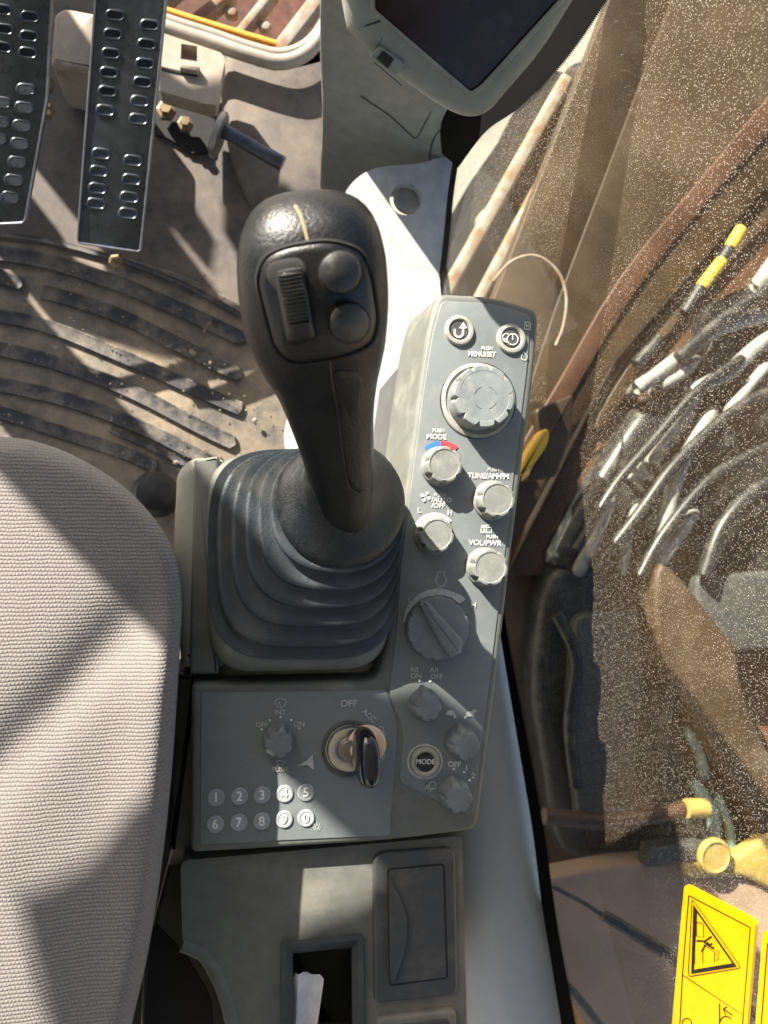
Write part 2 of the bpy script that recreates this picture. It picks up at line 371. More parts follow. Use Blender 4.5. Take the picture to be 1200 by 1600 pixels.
# right side rail under the window
def railx(v): return 690+(v-450)*.165+ (6 if 700 < v < 1400 else 0)
bm = bmesh.new(); loops = []
for v in (255, 330, 420, 520, 650, 800, 950, 1100, 1250, 1400, 1550, 1750):
    r = railx(v) if v >= 450 else {255: 708, 330: 701, 420: 691}[v]
    w = 20+ (v-250)*.1
    loops.append([W(r-w*1.05, v, -.03), W(r-w*1.05, v, .10), W(r-w, v, .155), W(r-w*.75, v, .185), W(r-w*.45, v, .200), W(r-w*.2, v, .204), W(r, v, .200), W(r+3, v, .12), W(r+3, v, -.03)])
rings(bm, loops, True, True, False)
tag(obj('wall_right', bm, 'rail_paint', None, True, 60), kind='structure')

# cab roof above the operator (over the camera)
tag(box('ceiling', -.95, .45, -1.3, .75, 1.80, 1.84, 'light_plastic'), kind='structure')
tag(box('wall_back', -.95, .45, -1.34, -1.30, -.03, 1.797, 'dark_plastic'), kind='structure')
# ---- unseen sun blocker added left of the cab, outline shaped to cast the shadows
dr = thing('sun_blocker_frame', (-.75, .8, 0), 'dark unseen sun blocker left of the cab across from the window', 'sun blocker')
def blockerpart(name, yz, t=.004):
    t = .004
    bm = bmesh.new(); rings(bm, [[Vector((-.75-o, y, z)) for y, z in yz] for o in (0, t)]); return obj(name, bm, 'black_plastic', dr)
blockerpart('pillar', [(.70, .0), (.72, .6), (.79, .95), (.808, 1.08), (.824, 1.150), (.834, 1.185), (.838, 1.203), (.846, 1.230), (.857, 1.256), (.87, 1.29), (.90, 1.45), (1.10, 1.45), (1.09, 1.35), (1.06, 1.305), (1.00, 1.27), (.972, .545), (.935, .40), (.92, 0)])  # pillar inferred from its shadow, edges reshaped to block more sun
blockerpart('rear_blocker', [(.563, 1.136), (.63, 1.163), (.70, 1.188), (.75, 1.211), (.80, 1.238), (.860, 1.266), (.90, 1.45), (.30, 1.45), (.30, 1.22), (.44, 1.17), (.510, 1.149)], .018)
blockerpart('lower_blocker', [(.925, .0), (1.08, .0), (1.09, .40), (1.08, .43), (1.12, .468), (1.148, .455), (1.142, .38), (1.15, .0), (1.70, .0), (1.60, .45), (1.41, .50), (1.395, .535), (1.385, .59), (1.33, .585), (1.32, .53), (1.31, .54), (1.31, .61), (1.40, .655), (1.42, .60), (1.47, .60), (1.52, .66), (1.60, .70), (1.66, .80), (1.50, .78), (1.33, .69), (1.10, .535), (.95, .41)])
# ---- window on the right: vertical pane standing on the rail
b1, b2 = W(690, 450, .203), W(880, 1600, .203)
gn = (b2-b1).cross(Vector((.06, 0, 1))).normalized(); gn = gn if gn.dot(CAM-b1) > 0 else -gn
GP = Plane(b1, gn)
win = thing('side_window', b1.lerp(b2, .5), 'dusty clear side window pane beside the switch console', 'window')
edge = [(712, 248), (704, 300), (697, 370), (690, 430), (683, 470)] + [(railx(v), v) for v in (520, 700, 850, 1000, 1150, 1300, 1450, 1600, 1750)]
gpx = edge + [(1420, 1750), (1420, -120), (1055, -120), (945, 0), (850, 100), (770, 190)]
bm = bmesh.new(); loops = [[GP.at(u, v, o) for u, v in gpx] for o in (0, -.006)]; rings(bm, loops)
obj('glass_pane', bm, 'glass', win)
# black ceramic border with a toothed inner edge
def border(name, left, right_px, tooth):
    bm = bmesh.new(); L = []; P = catmull(left, 50)
    for i, (u, v) in enumerate(P):
        w = right_px(v)+(tooth if i % 2 else 0); L.append((bm.verts.new(GP.at(u-4, v, .0015)), bm.verts.new(GP.at(u+w, v, .0015))))
    for a, b in zip(L, L[1:]): bm.faces.new((a[0], a[1], b[1], b[0]))
    return obj(name, bm, 'seal_black', win)
border('ceramic_border', [(railx(v), v) for v in (880, 1000, 1150, 1300, 1450, 1600, 1720)], lambda v: 7+max(0, v-1000)*.02, 1.6)
border('ceramic_border', [(712, 248), (704, 300), (697, 370), (690, 430), (683, 475)], lambda v: 5, 1)
fr = [(690, 240), (690, 190), (720, 140), (770, 70), (830, 0), (880, -90)]
bm = bmesh.new(); L = []
out = catmull([(716, 262), (760, 205), (815, 165), (885, 90), (945, 3), (1000, -90)], 60); inn = catmull(fr, 60)
for i, (a, b) in enumerate(zip(inn, out)):
    t = 3 if i % 2 and i > 140 else 0
    L.append((bm.verts.new(GP.at(a[0], a[1], .0015)), bm.verts.new(GP.at(b[0]+t, b[1]+t*.6, .0015))))
for a, b in zip(L, L[1:]): bm.faces.new((a[0], a[1], b[1], b[0]))
obj('ceramic_border', bm, 'seal_black', win)

# ================================================================== OUTSIDE THE WINDOW
def at(z): return Level(z)
grp = 'hydraulic hoses outside the window'
# crawler side step: dark plates with two rust-edged rails, above the ground
st = thing('side_step', W(800, 280, -.9), 'dark steel side step with two rusty cream rails outside window', 'step')
SL = Level(-.62)
slab('tread_plate', [(660, 560), (700, 400), (742, 310), (868, 110), (900, 118), (912, 150), (925, 158), (800, 480), (720, 600)], SL, 0, -.04, 'tread_black', st)
for a, b, w in (((640, 560), (889, 118), 20), ((700, 560), (915, 158), 18)):
    d = (Vector(b)-Vector(a)).normalized(); nn = Vector((-d.y, d.x))*w/2; a, b = Vector(a), Vector(b)
    slab('rail', [tuple(a+nn), tuple(b+nn), tuple(b-nn), tuple(a-nn)], SL, .06, .002, 'cream_rust', st, bev=.008)
slab('tread_plate', [(660, 560), (685, 470), (700, 345), (736, 282), (782, 217), (803, 175), (868, 104), (866, 112), (742, 312), (700, 400)], SL, -.02, -.06, 'tread_black', st)
slab('end_box', rounded([(888, 100), (940, 76), (968, 84), (945, 150), (915, 128)], 6), SL, .05, -.06, 'steel', st, bev=.01)
slab('mud_lump', circ(765, 215+120, 14, 12), SL, .05, 0, 'cream_rust', st, bev=.02)
# machine boom: a long box beam beside the cab, its shade darkened into the brown colour
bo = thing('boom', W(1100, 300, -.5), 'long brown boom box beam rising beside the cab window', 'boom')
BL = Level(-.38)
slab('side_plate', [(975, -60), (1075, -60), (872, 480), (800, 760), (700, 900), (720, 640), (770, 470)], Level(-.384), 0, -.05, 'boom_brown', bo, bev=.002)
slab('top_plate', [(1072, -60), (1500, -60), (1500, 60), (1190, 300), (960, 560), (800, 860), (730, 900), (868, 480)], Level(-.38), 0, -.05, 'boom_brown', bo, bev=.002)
slab('flange', catmull([(1290, 50), (1320, 80), (1150, 265), (1005, 440), (905, 600), (820, 750), (795, 735), (880, 585), (972, 430), (1110, 262)], 3, True), Level(-.376), .004, -.01, 'boom_red', bo, bev=.003)
slab('flange', catmull([(1320, 190), (1340, 210), (1180, 370), (1045, 520), (950, 660), (935, 650), (1025, 510), (1160, 362)], 3, True), Level(-.405), .004, -.01, 'arm_brown', bo, bev=.003)
slab('lower_web', [(1500, 60), (1500, 500), (1150, 640), (980, 760), (880, 900), (790, 900), (965, 560), (1190, 300)], Level(-.42), 0, -.05, 'boom_red', bo, bev=.01)
# machine deck below the hoses and behind
dk = [(730, 880), (1600, 300), (1600, 2000), (760, 2000)]
tag(slab('machine_deck', dk, Level(-.46), 0, -.05, 'deck_brown', bev=.005), kind='structure')
tag(slab('machine_deck_shelf', rounded([(790, 1385), (960, 1352), (1240, 1330), (1600, 1330), (1600, 2000), (830, 2000)], 30), Level(-.30), 0, -.06, 'pale_deck', bev=.01), kind='structure')
# hydraulic manifold block: dark mass the hoses come out of
mf = thing('hydraulic_manifold', W(1000, 1000, -.46), 'black hydraulic valve block beneath the pale hoses outside window', 'valve block')
slab('block', catmull([(1110, 480), (1200, 440), (1320, 480), (1320, 900), (1190, 930), (1080, 900), (1000, 930), (900, 900), (868, 860), (960, 700), (1020, 620), (1100, 560)], 4, True), Level(-.36), .0, -.09, 'hose_black', mf, bev=.03)
slab('block', catmull([(860, 900), (930, 885), (1030, 900), (1075, 960), (1180, 1170), (1200, 1330), (1120, 1345), (960, 1345), (880, 1330), (850, 1180), (836, 1070)], 4, True), Level(-.36), .0, -.09, 'hose_black', mf, bev=.03)
slab('cover_plate', rounded([(900, 960), (1000, 950), (1010, 1080), (985, 1300), (905, 1300), (890, 1100)], 20), Level(-.36), .03, .0, 'dark_plastic', mf, bev=.01)
slab('cover_plate', rounded([(1090, 900), (1240, 890), (1240, 1010), (1150, 1020), (1085, 980)], 12), Level(-.36), .03, .0, 'dark_plastic', mf, bev=.01)
hz = -.335  # pale hoses are highlights built as tubes, ends tapered like glints
hoses = [([(1005, 600), (1060, 560), (1120, 515), (1190, 495), (1260, 470)], 13, 'hose_pale', 'thick pale hose arching highest over the black valve block'),
         ([(1090, 607), (1140, 580), (1200, 530), (1290, 500)], 14, 'hose_pale', 'thick pale hose curving just below the highest arching hose'),
         ([(1030, 865), (1050, 770), (1075, 705), (1105, 655)], 13, 'hose_pale', 'longest straight pale hose standing in the middle of the black block'),
         ([(1020, 712), (1055, 668), (1085, 630)], 7, 'hose_pale', 'thin cream hose slanting just above the longest straight hose'),
         ([(910, 880), (930, 840), (947, 795)], 12, 'hose_pale', 'short pale hose end lowest beside the window border'),
         ([(975, 880), (980, 840), (992, 800)], 9, 'hose_pale', 'short cream hose end between two wider pale hoses'),
         ([(1030, 880), (1055, 845), (1075, 815)], 12, 'hose_pale', 'short wide cream hose at foot of the longest straight hose'),
         ([(1190, 440), (1220, 400), (1260, 360)], 16, 'hose_pale', 'pale hose leaving the black block towards the boom'),
         ([(1140, 640), (1165, 610), (1190, 580)], 10, 'hose_pale', 'short pale cream hose beneath the two arching hoses'),
         ([(1040, 600), (1060, 588), (1075, 575)], 10, 'hose_pale', 'short bright hose fitting beside the arching hoses'),
         ([(1000, 730), (1007, 745), (990, 745)], 6, 'hose_pale', 'small pale elbow beside the black block edge'),
         ([(1078, 1150), (1092, 1175), (1098, 1200)], 9, 'hose_green', 'short green hose above the two green hoses'),
         ([(1092, 1235), (1112, 1270), (1118, 1335)], 11, 'hose_green', 'green hose with bright collar going down to yellow cap'),
         ([(1125, 1255), (1138, 1290), (1145, 1335)], 8, 'hose_green', 'thinner green hose beside the green hose with collar'),
         ([(860, 500), (885, 430), (880, 400), (850, 392), (790, 420)], 4, 'hose_pale', 'thin pale hoop of cable above the console corner')]
for pts, w, m, lab in hoses[:-1]:
    def ext(a, b, k_): d_ = (Vector(a)-Vector(b)).normalized()*k_; return (a[0]+d_.x, a[1]+d_.y)
    path = [(*ext(pts[0], pts[1], 30), hz-.10), (*ext(pts[0], pts[1], 14), hz-.03)]+[(u, v, hz) for u, v in pts]+[(*ext(pts[-1], pts[-2], 14), hz-.03), (*ext(pts[-1], pts[-2], 30), hz-.10)]
    q = mpp(W(*pts[0], hz)); tag(pxtube('hose', path, lambda t, k_=w*q*.9: k_*(.55+.45*min(1, 4*t*(1-t)*1.6)), m), lab, 'hose', grp)
dark = [([(900, 860), (960, 760), (1020, 690), (1090, 610), (1160, 560)], 9, 'long black hose lying lowest along the valve block edge'),
        ([(930, 890), (1000, 800), (1060, 720), (1150, 640), (1230, 600)], 11, 'long black hose between the short pale hose ends'),
        ([(1000, 900), (1040, 830), (1120, 740), (1220, 690)], 10, 'black hose crossing beneath the longest straight pale hose'),
        ([(1060, 560), (1130, 500), (1220, 440)], 12, 'black hose above the highest arching pale hose'),
        ([(1100, 900), (1130, 820), (1190, 760), (1260, 740)], 14, 'thick black hose bending out right of the pale hoses'),
        ([(870, 960), (900, 1030), (890, 1130), (900, 1230)], 11, 'black hose running down the lower block beside the border'),
        ([(1030, 960), (1050, 1060), (1030, 1180), (1040, 1300)], 10, 'black hose running down behind the curved brown arm')]
for pts, w, lab_ in dark:
    q = mpp(W(*pts[0], -.31)); tag(pxtube('hose', [(u, v, -.31) for u, v in pts], w*q*.9, 'hose_black'), lab_, 'hose', grp)
tag(pxtube('cable_hoop', [(u, v, -.2) for u, v in ((770, 440), (800, 408), (838, 400), (872, 425), (885, 465), (880, 510), (868, 540))], 3*mpp(W(830, 450, -.2))*.8, 'cream_rust'), 'thin pale hoop of cable outside above the console corner', 'cable')
hs = thing('striped_pole', W(1110, 430, -.34), 'yellow and black striped pole lying against the boom', 'pole')
for a, b, m in (((1158, 358), (1140, 388), 'yellow_paint'), ((1140, 388), (1128, 408), 'hose_black'), ((1128, 408), (1095, 450), 'yellow_paint'), ((1095, 450), (1070, 490), 'hose_black'), ((1030, 530), (995, 570), 'hose_black')):
    pxtube('band', [(*a, -.33), (*b, -.33)], 10*mpp(W(*a, -.33)), m, hs, sub=1)
tag(slab('yellow_bracket', catmull([(812, 745), (820, 715), (845, 675), (858, 672), (856, 695), (835, 725)], 4, True), Level(-.2), .0, -.03, 'yellow_paint', bev=.006), 'small yellow curved bracket outside beside the dial panel', 'bracket')
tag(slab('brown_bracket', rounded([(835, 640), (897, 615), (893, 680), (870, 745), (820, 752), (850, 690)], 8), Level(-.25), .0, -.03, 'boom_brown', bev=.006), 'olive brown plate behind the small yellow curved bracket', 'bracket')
# brown curved arm and pipe in front of the dark block
tag(slab('curved_arm', catmull([(1035, 880), (1130, 985), (1150, 1010), (1180, 1130), (1320, 1400), (1260, 1420), (1170, 1270), (1080, 1110), (1030, 1010)], 5, True), Level(-.29), 0, -.05, 'arm_brown', bev=.012), 'broad curved brown arm sweeping past the black valve block', 'arm')
tag(pxtube('steel_pipe', [(850, 1275, -.28), (960, 1283, -.28), (1080, 1262, -.28)], .016, 'boom_red'), 'brown steel pipe lying across the lower black block', 'pipe')
tag(pxtube('pipe_collar', [(1072, 1263, -.27), (1104, 1262, -.27)], .019, 'machine_yellow'), 'cream yellow collar on the end of the brown pipe', 'collar')
tk = thing('yellow_filler', W(1110, 1345, -.30), 'yellow filler neck with round cap beneath green hoses', 'filler')
slab('neck_body', catmull([(1078, 1345), (1150, 1338), (1230, 1290), (1330, 1290), (1330, 1400), (1230, 1400), (1160, 1372), (1085, 1375)], 5, True), Level(-.28), .0, -.03, 'machine_yellow', tk, bev=.012)
lathe('cap', W(1112, 1335, -.275), [(.033, 0), (.036, .004), (.036, .012), (.030, .016), (.028, .012), (.001, .012)], 'machine_yellow', tk)
tag(slab('grey_plate', [(1018, 1326), (1110, 1316), (1105, 1345), (1012, 1352)], Level(-.29), .012, -.03, 'dark_plastic', bev=.004), 'flat grey plate beside the round yellow cap', 'plate')
gs = thing('gas_strut', W(1000, 1460, -.1), 'black gas strut with thin rod running behind the warning sticker', 'strut')
pxtube('rod', [(862, 1385, -.12), (905, 1407, -.12), (942, 1430, -.12)], .0042, 'hose_black', gs)
pxtube('sleeve', [(940, 1428, -.12), (990, 1458, -.12), (1075, 1512, -.12), (1200, 1600, -.12)], lambda t: .0095+.003*t, 'hose_black', gs)
tag(pxtube('black_cable', [(870, 1525, -.12), (900, 1555, -.12), (945, 1612, -.12), (980, 1660, -.12)], .008, 'hose_black'), 'black cable slanting across the orange corner by rail', 'cable')
tag(slab('orange_edge', [(872, 1540), (900, 1575), (935, 1640), (840, 1700)], Level(-.2), 0, -.02, 'orange_strip', bev=.003), 'orange painted edge of the machine below the black cable', 'panel')

# ---- warning stickers on the glass
s1 = thing('warning_sticker', GP.at(1115, 1500, .002), 'yellow warning sticker with triangle and falling person pictogram on glass', 'sticker')
SP = GP
q = rounded([(1069, 1380), (1181, 1438), (1160, 1690), (1042, 1690)], 10)
slab('sheet', q, SP, .003, .0005, 'sticker_yellow', s1)
O = .0036
icon('outline', [[(1076, 1399), (1172, 1449), (1161, 1586), (1066, 1523), (1076, 1399)], [(1066, 1523), (1060, 1640)], [(1161, 1586), (1156, 1660)]], SP, O, 'sticker_black', s1, 1.4)
tri = [(1083, 1412), (1152, 1510), (1079, 1522)]
tri2 = [(1089, 1426), (1144, 1505), (1084, 1515)]
bm = bmesh.new(); V = [[bm.verts.new(SP.at(*p, O)) for p in t] for t in (inset(tri, 1), tri2)]
for i in range(3): bm.faces.new((V[0][i], V[0][(i+1) % 3], V[1][(i+1) % 3], V[1][i]))
obj('triangle', bm, 'sticker_black', s1)
icon('triangle_outline', [rounded([(1081, 1404), (1158, 1512), (1075, 1526)], 6)+[(1081, 1408)]], SP, O, 'sticker_black', s1, 1.1)
icon('pictogram', [[(1088, 1470), (1098, 1470), (1105, 1476), (1116, 1482)], [(1100, 1471), (1112, 1463)], [(1102, 1476), (1096, 1487)], [(1104, 1472), (1109, 1476), (1113, 1474)]], SP, O, 'sticker_black', s1, 2.4)
icon('pictogram', [[(1088, 1440), (1099, 1444), (1099, 1465), (1088, 1462), (1088, 1440)], [(1085, 1430), (1085, 1506)], [(1098, 1487), (1098, 1505)], [(1099, 1476), (1116, 1486), (1116, 1503)], [(1120, 1484), (1124, 1488), (1119, 1492), (1123, 1497), (1119, 1501)]], SP, O, 'sticker_black', s1, 1.0)
icon('pictogram', [[(1124, 1568), (1124, 1600), (1122, 1640)], [(1130, 1576), (1144, 1586)], [(1130, 1576), (1134, 1586)], [(1130, 1576), (1136, 1573)], arc(1134, 1597, 9, 180, 330)], SP, O, 'sticker_black', s1, 1.5)
icon('pictogram', [arc(1073, 1598, 7, 150, 380)], SP, O, 'sticker_black', s1, 1.5)
s2 = thing('warning_sticker', GP.at(1200, 1560, .002), 'second yellow sticker beside the triangle warning sticker', 'sticker')
slab('sheet', rounded([(1192, 1452), (1300, 1510), (1280, 1760), (1172, 1700)], 10), SP, .003, .0005, 'sticker_yellow', s2)
icon('outline', [[(1199, 1474), (1290, 1522)], [(1199, 1474), (1186, 1640)]], SP, O, 'sticker_black', s2, 1.4)

# ================================================================== FLOOR AND PEDALS
mt = thing('floor_mat', W(200, 560, .002), 'dusty black ribbed rubber floor mat ahead of the seat', 'mat')
slab('mat_base', catmull([(-200, 360), (0, 375), (120, 390), (260, 420), (380, 480), (425, 540), (448, 600), (452, 690), (400, 760), (280, 860), (-200, 860)], 6, True), FLR, .008, .001, 'mat_rubber', mt, bev=.003)
def c8(L): return [(x/2.609, 400+y/2.609) for x, y in L]
bars = [([(-400, -40), (80, 0), (400, 85), (700, 205), (1000, 345)], 46), ([(170, 145), (300, 180), (500, 250), (800, 400), (985, 492)], 44),
        ([(-400, 190), (0, 245), (200, 290), (430, 380), (700, 500), (900, 590), (985, 625)], 42), ([(-400, 330), (0, 380), (300, 460), (550, 560), (800, 690), (960, 768)], 44),
        ([(-400, 460), (0, 525), (300, 595), (600, 710), (780, 800), (900, 850)], 44), ([(-400, 560), (0, 640), (250, 720), (500, 800), (640, 865)], 40),
        ([(-400, 30), (-100, 60), (0, 85), (90, 118)], 40), ([(450, 705), (600, 770), (760, 850)], 20), ([(-400, -130), (0, -90), (250, -50), (560, 40), (800, 140), (1000, 255)], 16)]
for L, w in bars:
    P = catmull(c8(L), 7); w = w*1.4/2.609; bm = bmesh.new(); loops = []
    N = len(P)
    for i, (u, v) in enumerate(P):
        a, b = Vector(P[max(i-1, 0)]), Vector(P[min(i+1, N-1)]); t = (b-a).normalized(); nn = Vector((-t.y, t.x)); e = (N-1-i)*9
        k = 1 if e > w/2 else math.sqrt(max(.02, 1-(1-e/(w/2))**2)); ww = w/2*k
        loops.append([FLR.at(u+nn.x*ww*s, v+nn.y*ww*s, .008+h) for s, h in ((-1, 0), (-.95, .0055), (-.82, .0068), (-.70, .0062), (.70, .0062), (.82, .0068), (.95, .0055), (1, 0))])
    rings(bm, loops, True, True, False)
    # fine raised edge line
    obj('rib', bm, 'mat_rib', mt, True, 50)
# pebbles and dirt crumbs on the mat
cr = bmesh.new()
for i in range(420):
    u, v = random.uniform(0, 430), random.uniform(420, 740); 
    if i < 60: u, v = random.uniform(150, 300), random.uniform(700, 760)
    c = W(u, v, .020); s = random.choice((.0007, .0009, .0012, .0016)); 
    if random.random() < .02: s = .004
    bmesh.ops.create_icosphere(cr, subdivisions=1, radius=s, matrix=Matrix.Translation(c) @ Matrix.Diagonal((random.uniform(.7, 1.4), random.uniform(.7, 1.4), .7, 1)))
tag(obj('dirt_crumbs', cr, 'cream_rust'), 'dry dirt crumbs scattered on the floor mat', 'dirt', kind='stuff')

def stad(u, v, rot, a=6.5, r=9.0, n=8):
    c, s_ = math.cos(rot), math.sin(rot); L = [(a+r*math.cos(t), r*math.sin(t)) for t in (-math.pi/2+math.pi*i/n for i in range(n+1))]
    L += [(-x, -y) for x, y in L]; return [(u+x*c-y*s_, v+x*s_+y*c) for x, y in L]
def pedal(quad, zs, slots_dark, slots_lit, label, rot):
    pl = three((*quad[0], zs[0]), (*quad[1], zs[0]), (*quad[3], zs[1]))
    t = thing('pedal', pl.at(*quad[3], -.02), label, 'pedal', 'travel pedals'); px = rounded(quad, 9)
    slab('plate', px, pl, 0, -.008, 'pedal_steel', t, bev=.003)
    bm = bmesh.new(); lp = [pl.at(u, v, .0008) for u, v in inset(px, 2)]+[pl.at(inset(px, 2)[0][0], inset(px, 2)[0][1], .0008)]
    tube('rim', lp, .0016, 'pedal_edge', t, n=6, sub=1)
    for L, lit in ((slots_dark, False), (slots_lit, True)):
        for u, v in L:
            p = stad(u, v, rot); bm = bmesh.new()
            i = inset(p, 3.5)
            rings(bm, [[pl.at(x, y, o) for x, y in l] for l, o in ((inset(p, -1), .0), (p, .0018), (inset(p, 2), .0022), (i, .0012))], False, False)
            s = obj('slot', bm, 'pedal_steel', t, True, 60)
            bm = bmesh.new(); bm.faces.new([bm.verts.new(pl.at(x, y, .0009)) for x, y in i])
            obj('recess', bm, 'pedal_edge' if lit else 'void_black', s)  # pale recess colour stands in for light reflected in the slot
    return t, pl
k = 2.3077
right_d = [(415,55),(407,123),(400,193),(393,262),(388,330),(540,90),(530,160),(523,230),(515,297)]
right_l = [(380,398),(365,555),(357,618),(352,680),(347,735),(505,365),(500,430),(480,580),(475,648),(467,712),(462,770)]
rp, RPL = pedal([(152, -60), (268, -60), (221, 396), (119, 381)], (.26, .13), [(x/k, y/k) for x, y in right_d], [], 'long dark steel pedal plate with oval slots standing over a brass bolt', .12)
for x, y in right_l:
    u, v = x/k, y/k; p = stad(u, v, .12); bm = bmesh.new()
    rings(bm, [[RPL.at(a, b, o) for a, b in l] for l, o in ((inset(p, -1), 0), (p, .0018), (inset(p, 2), .0022), (inset(p, 4), .0004))], False, True)
    obj('slot', bm, 'pedal_steel', rp, True, 60)
left_d = [(108,60),(104,130),(100,190),(10,35),(15,105),(10,170),(-70,20),(-75,90)]
left_l = [(87,388),(78,453),(70,518),(62,585),(50,650),(38,712),(5,370),(0,440),(-8,500),(93,322)]
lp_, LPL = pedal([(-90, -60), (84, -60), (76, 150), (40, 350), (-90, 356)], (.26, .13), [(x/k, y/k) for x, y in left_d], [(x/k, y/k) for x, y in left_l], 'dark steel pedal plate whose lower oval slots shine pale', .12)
for p, u, v in ((lp_, 74, 128), (lp_, 74, 168), (rp, 180, 404)):
    lathe('bolt', W(u, v, .09 if p is lp_ else .10), [(.009, 0), (.009, .008), (.006, .010), (.005, .018), (.001, .018)], 'brass', p, n=6, axis=Vector((.2, -.8, .3)), smooth=False)
# pedal mounting bracket (beige)
pb = thing('pedal_bracket', W(220, 120, .01), 'beige steel mounting bracket behind the dark pedals with square hole', 'bracket')
BK = Level(.11)
slab('bracket_block', rounded([(84, 20), (100, 10), (152, 20), (150, 112), (128, 112), (78, 100)], 8), BK, 0, -.1, 'bracket_paint', pb, bev=.008)
hole = [(283, 68), (308, 72), (308, 96), (282, 92)]
bm = bmesh.new(); pts = rounded([(250, 50), (345, 82), (352, 92), (338, 164), (318, 162), (250, 142)], 5)
ov = [bm.verts.new(BK.at(u, v, -.01)) for u, v in pts]; hv = [bm.verts.new(BK.at(u, v, -.01)) for u, v in hole]
ed = [bm.edges.new((ov[i], ov[(i+1) % len(ov)])) for i in range(len(ov))]+[bm.edges.new((hv[i], hv[(i+1) % 4])) for i in range(4)]
bmesh.ops.triangle_fill(bm, use_beauty=True, edges=ed)
r = bmesh.ops.extrude_face_region(bm, geom=bm.faces[:]); bmesh.ops.translate(bm, verts=[e for e in r['geom'] if isinstance(e, bmesh.types.BMVert)], vec=(0, 0, -.03))
obj('bracket_plate', bm, 'bracket_paint', pb)
slab('bracket_lip', [(281, 98), (312, 103), (309, 112), (281, 107)], BK, .0, -.012, 'bracket_paint', pb, bev=.002)
slab('slot_gap', [(252, 104), (281, 110), (309, 115), (308, 119), (280, 114), (252, 108)], BK, -.008, -.012, 'void_black', pb)
slab('cavity', rounded([(246, 140), (320, 165), (338, 168), (330, 235), (300, 240), (262, 215), (240, 210)], 6), Level(.004), .004, -.003, 'void_black', pb)
for u, v, r_ in ((260, 176, .016), (290, 197, .013)):
    lathe('bolt', W(u, v, .02), [(r_*.9, 0), (r_*.9, .008), (r_*.6, .010), (r_*.55, .016), (.001, .016)], 'brass', pb, n=6, smooth=False)
# raised floor panel right of the bracket
tag(slab('floor_panel', catmull([(353, 74), (430, 90), (498, 76), (528, 80), (522, 300), (480, 340), (400, 320), (352, 200)], 4, True), Level(.03), .0, -.03, 'floor_metal', bev=.02), kind='structure')
rd = thing('peg_rod', W(390, 230, .06), 'round black steel peg with flat head sticking out of floor', 'peg')
pxtube('rod', [(342, 200, .095), (442, 256, .095)], .0105, 'pedal_steel', rd, n=14, sub=1)
hd = three((329, 243, .085), (346, 178, .125), (340, 212, .10))
a, b = W(342, 211, .095), W(442, 256, .095); ax = (a-b).normalized()
lathe('head', a-ax*.004, [(.030, 0), (.032, .002), (.032, .007), (.029, .009), (.001, .009)], 'steel', rd, axis=ax)
# front window curb with seal, orange strip and the louvre outside
fc = thing('front_window_seal', W(400, 90, .05), 'dusty beige rubber seal tube curving round the front window corner', 'seal')
for off, r_, m in ((0, .011, 'seal'), (-13, .008, 'seal')):
    pxtube('seal_tube', [(u, v+off, .06) for u, v in ((200, 18), (262, 44), (330, 66), (395, 88), (440, 97), (478, 83), (505, 50), (525, 0), (540, -60))], r_, m, fc, sub=6)
tag(pxtube('orange_strip', [(200, -6, .03), (262, 18, .03), (345, 44, .03), (432, 70, .03)], .006, 'orange_strip'), 'thin orange strip lying along the beige window seal', 'strip')
gr = thing('front_grille', W(390, 10, -.12), 'rusty front grille of pale slanted bars seen through lower window', 'grille')
sheet('backing', [(180, -40), (560, -80), (520, 90), (440, 110), (180, 40)], Level(-.14), 0, 'rust_dark', gr)
for a, b, w in (((225, 25), (290, -40), 20), ((285, 42), (365, -20), 18), ((368, 56), (430, -20), 16), ((430, 82), (510, -22), 24)):
    a, b = Vector(a), Vector(b); d = (b-a).normalized(); nn = Vector((-d.y, d.x))*w/2
    slab('bar', [tuple(a+nn), tuple(b+nn), tuple(b-nn), tuple(a-nn)], Level(-.08), .0, -.03, 'cream_rust', gr, bev=.005)
for u, v in ((362, 24), (414, 46)):
    lathe('bolt', W(u, v, -.10), [(.011, 0), (.011, .008), (.007, .012), (.001, .013)], 'cream_rust', gr, n=12)

# ================================================================== WHITE BRACKET
wb = [(535, 312), (556, 280), (590, 262), (650, 256), (709, 249), (701, 330), (693, 400), (690, 470), (735, 740), (650, 800), (470, 770), (446, 700), (452, 640), (500, 470), (520, 380)]
pts = catmull(wb, 5, True); hp = circ(634, 311, 25, 28)
bm = bmesh.new(); BR = Level(.205)
ov = [bm.verts.new(BR.at(u, v)) for u, v in pts]; hv = [bm.verts.new(BR.at(u, v)) for u, v in hp]
ed = [bm.edges.new((l[i], l[(i+1) % len(l)])) for l in (ov, hv) for i in range(len(l))]
bmesh.ops.triangle_fill(bm, use_beauty=True, edges=ed)
r = bmesh.ops.extrude_face_region(bm, geom=bm.faces[:]); bmesh.ops.translate(bm, verts=[e for e in r['geom'] if isinstance(e, bmesh.types.BMVert)], vec=(0, 0, -.012))
wbr = tag(obj('frame_plate', bm, 'white_paint'), 'white painted steel frame plate with a round hole behind joystick', 'plate')
lathe('hole_cup', W(637, 313, .183), [(.016, .0), (.020, .0), (.020, .008), (.0165, .008), (.0160, .0005), (.001, .0005)], 'white_paint', wbr)

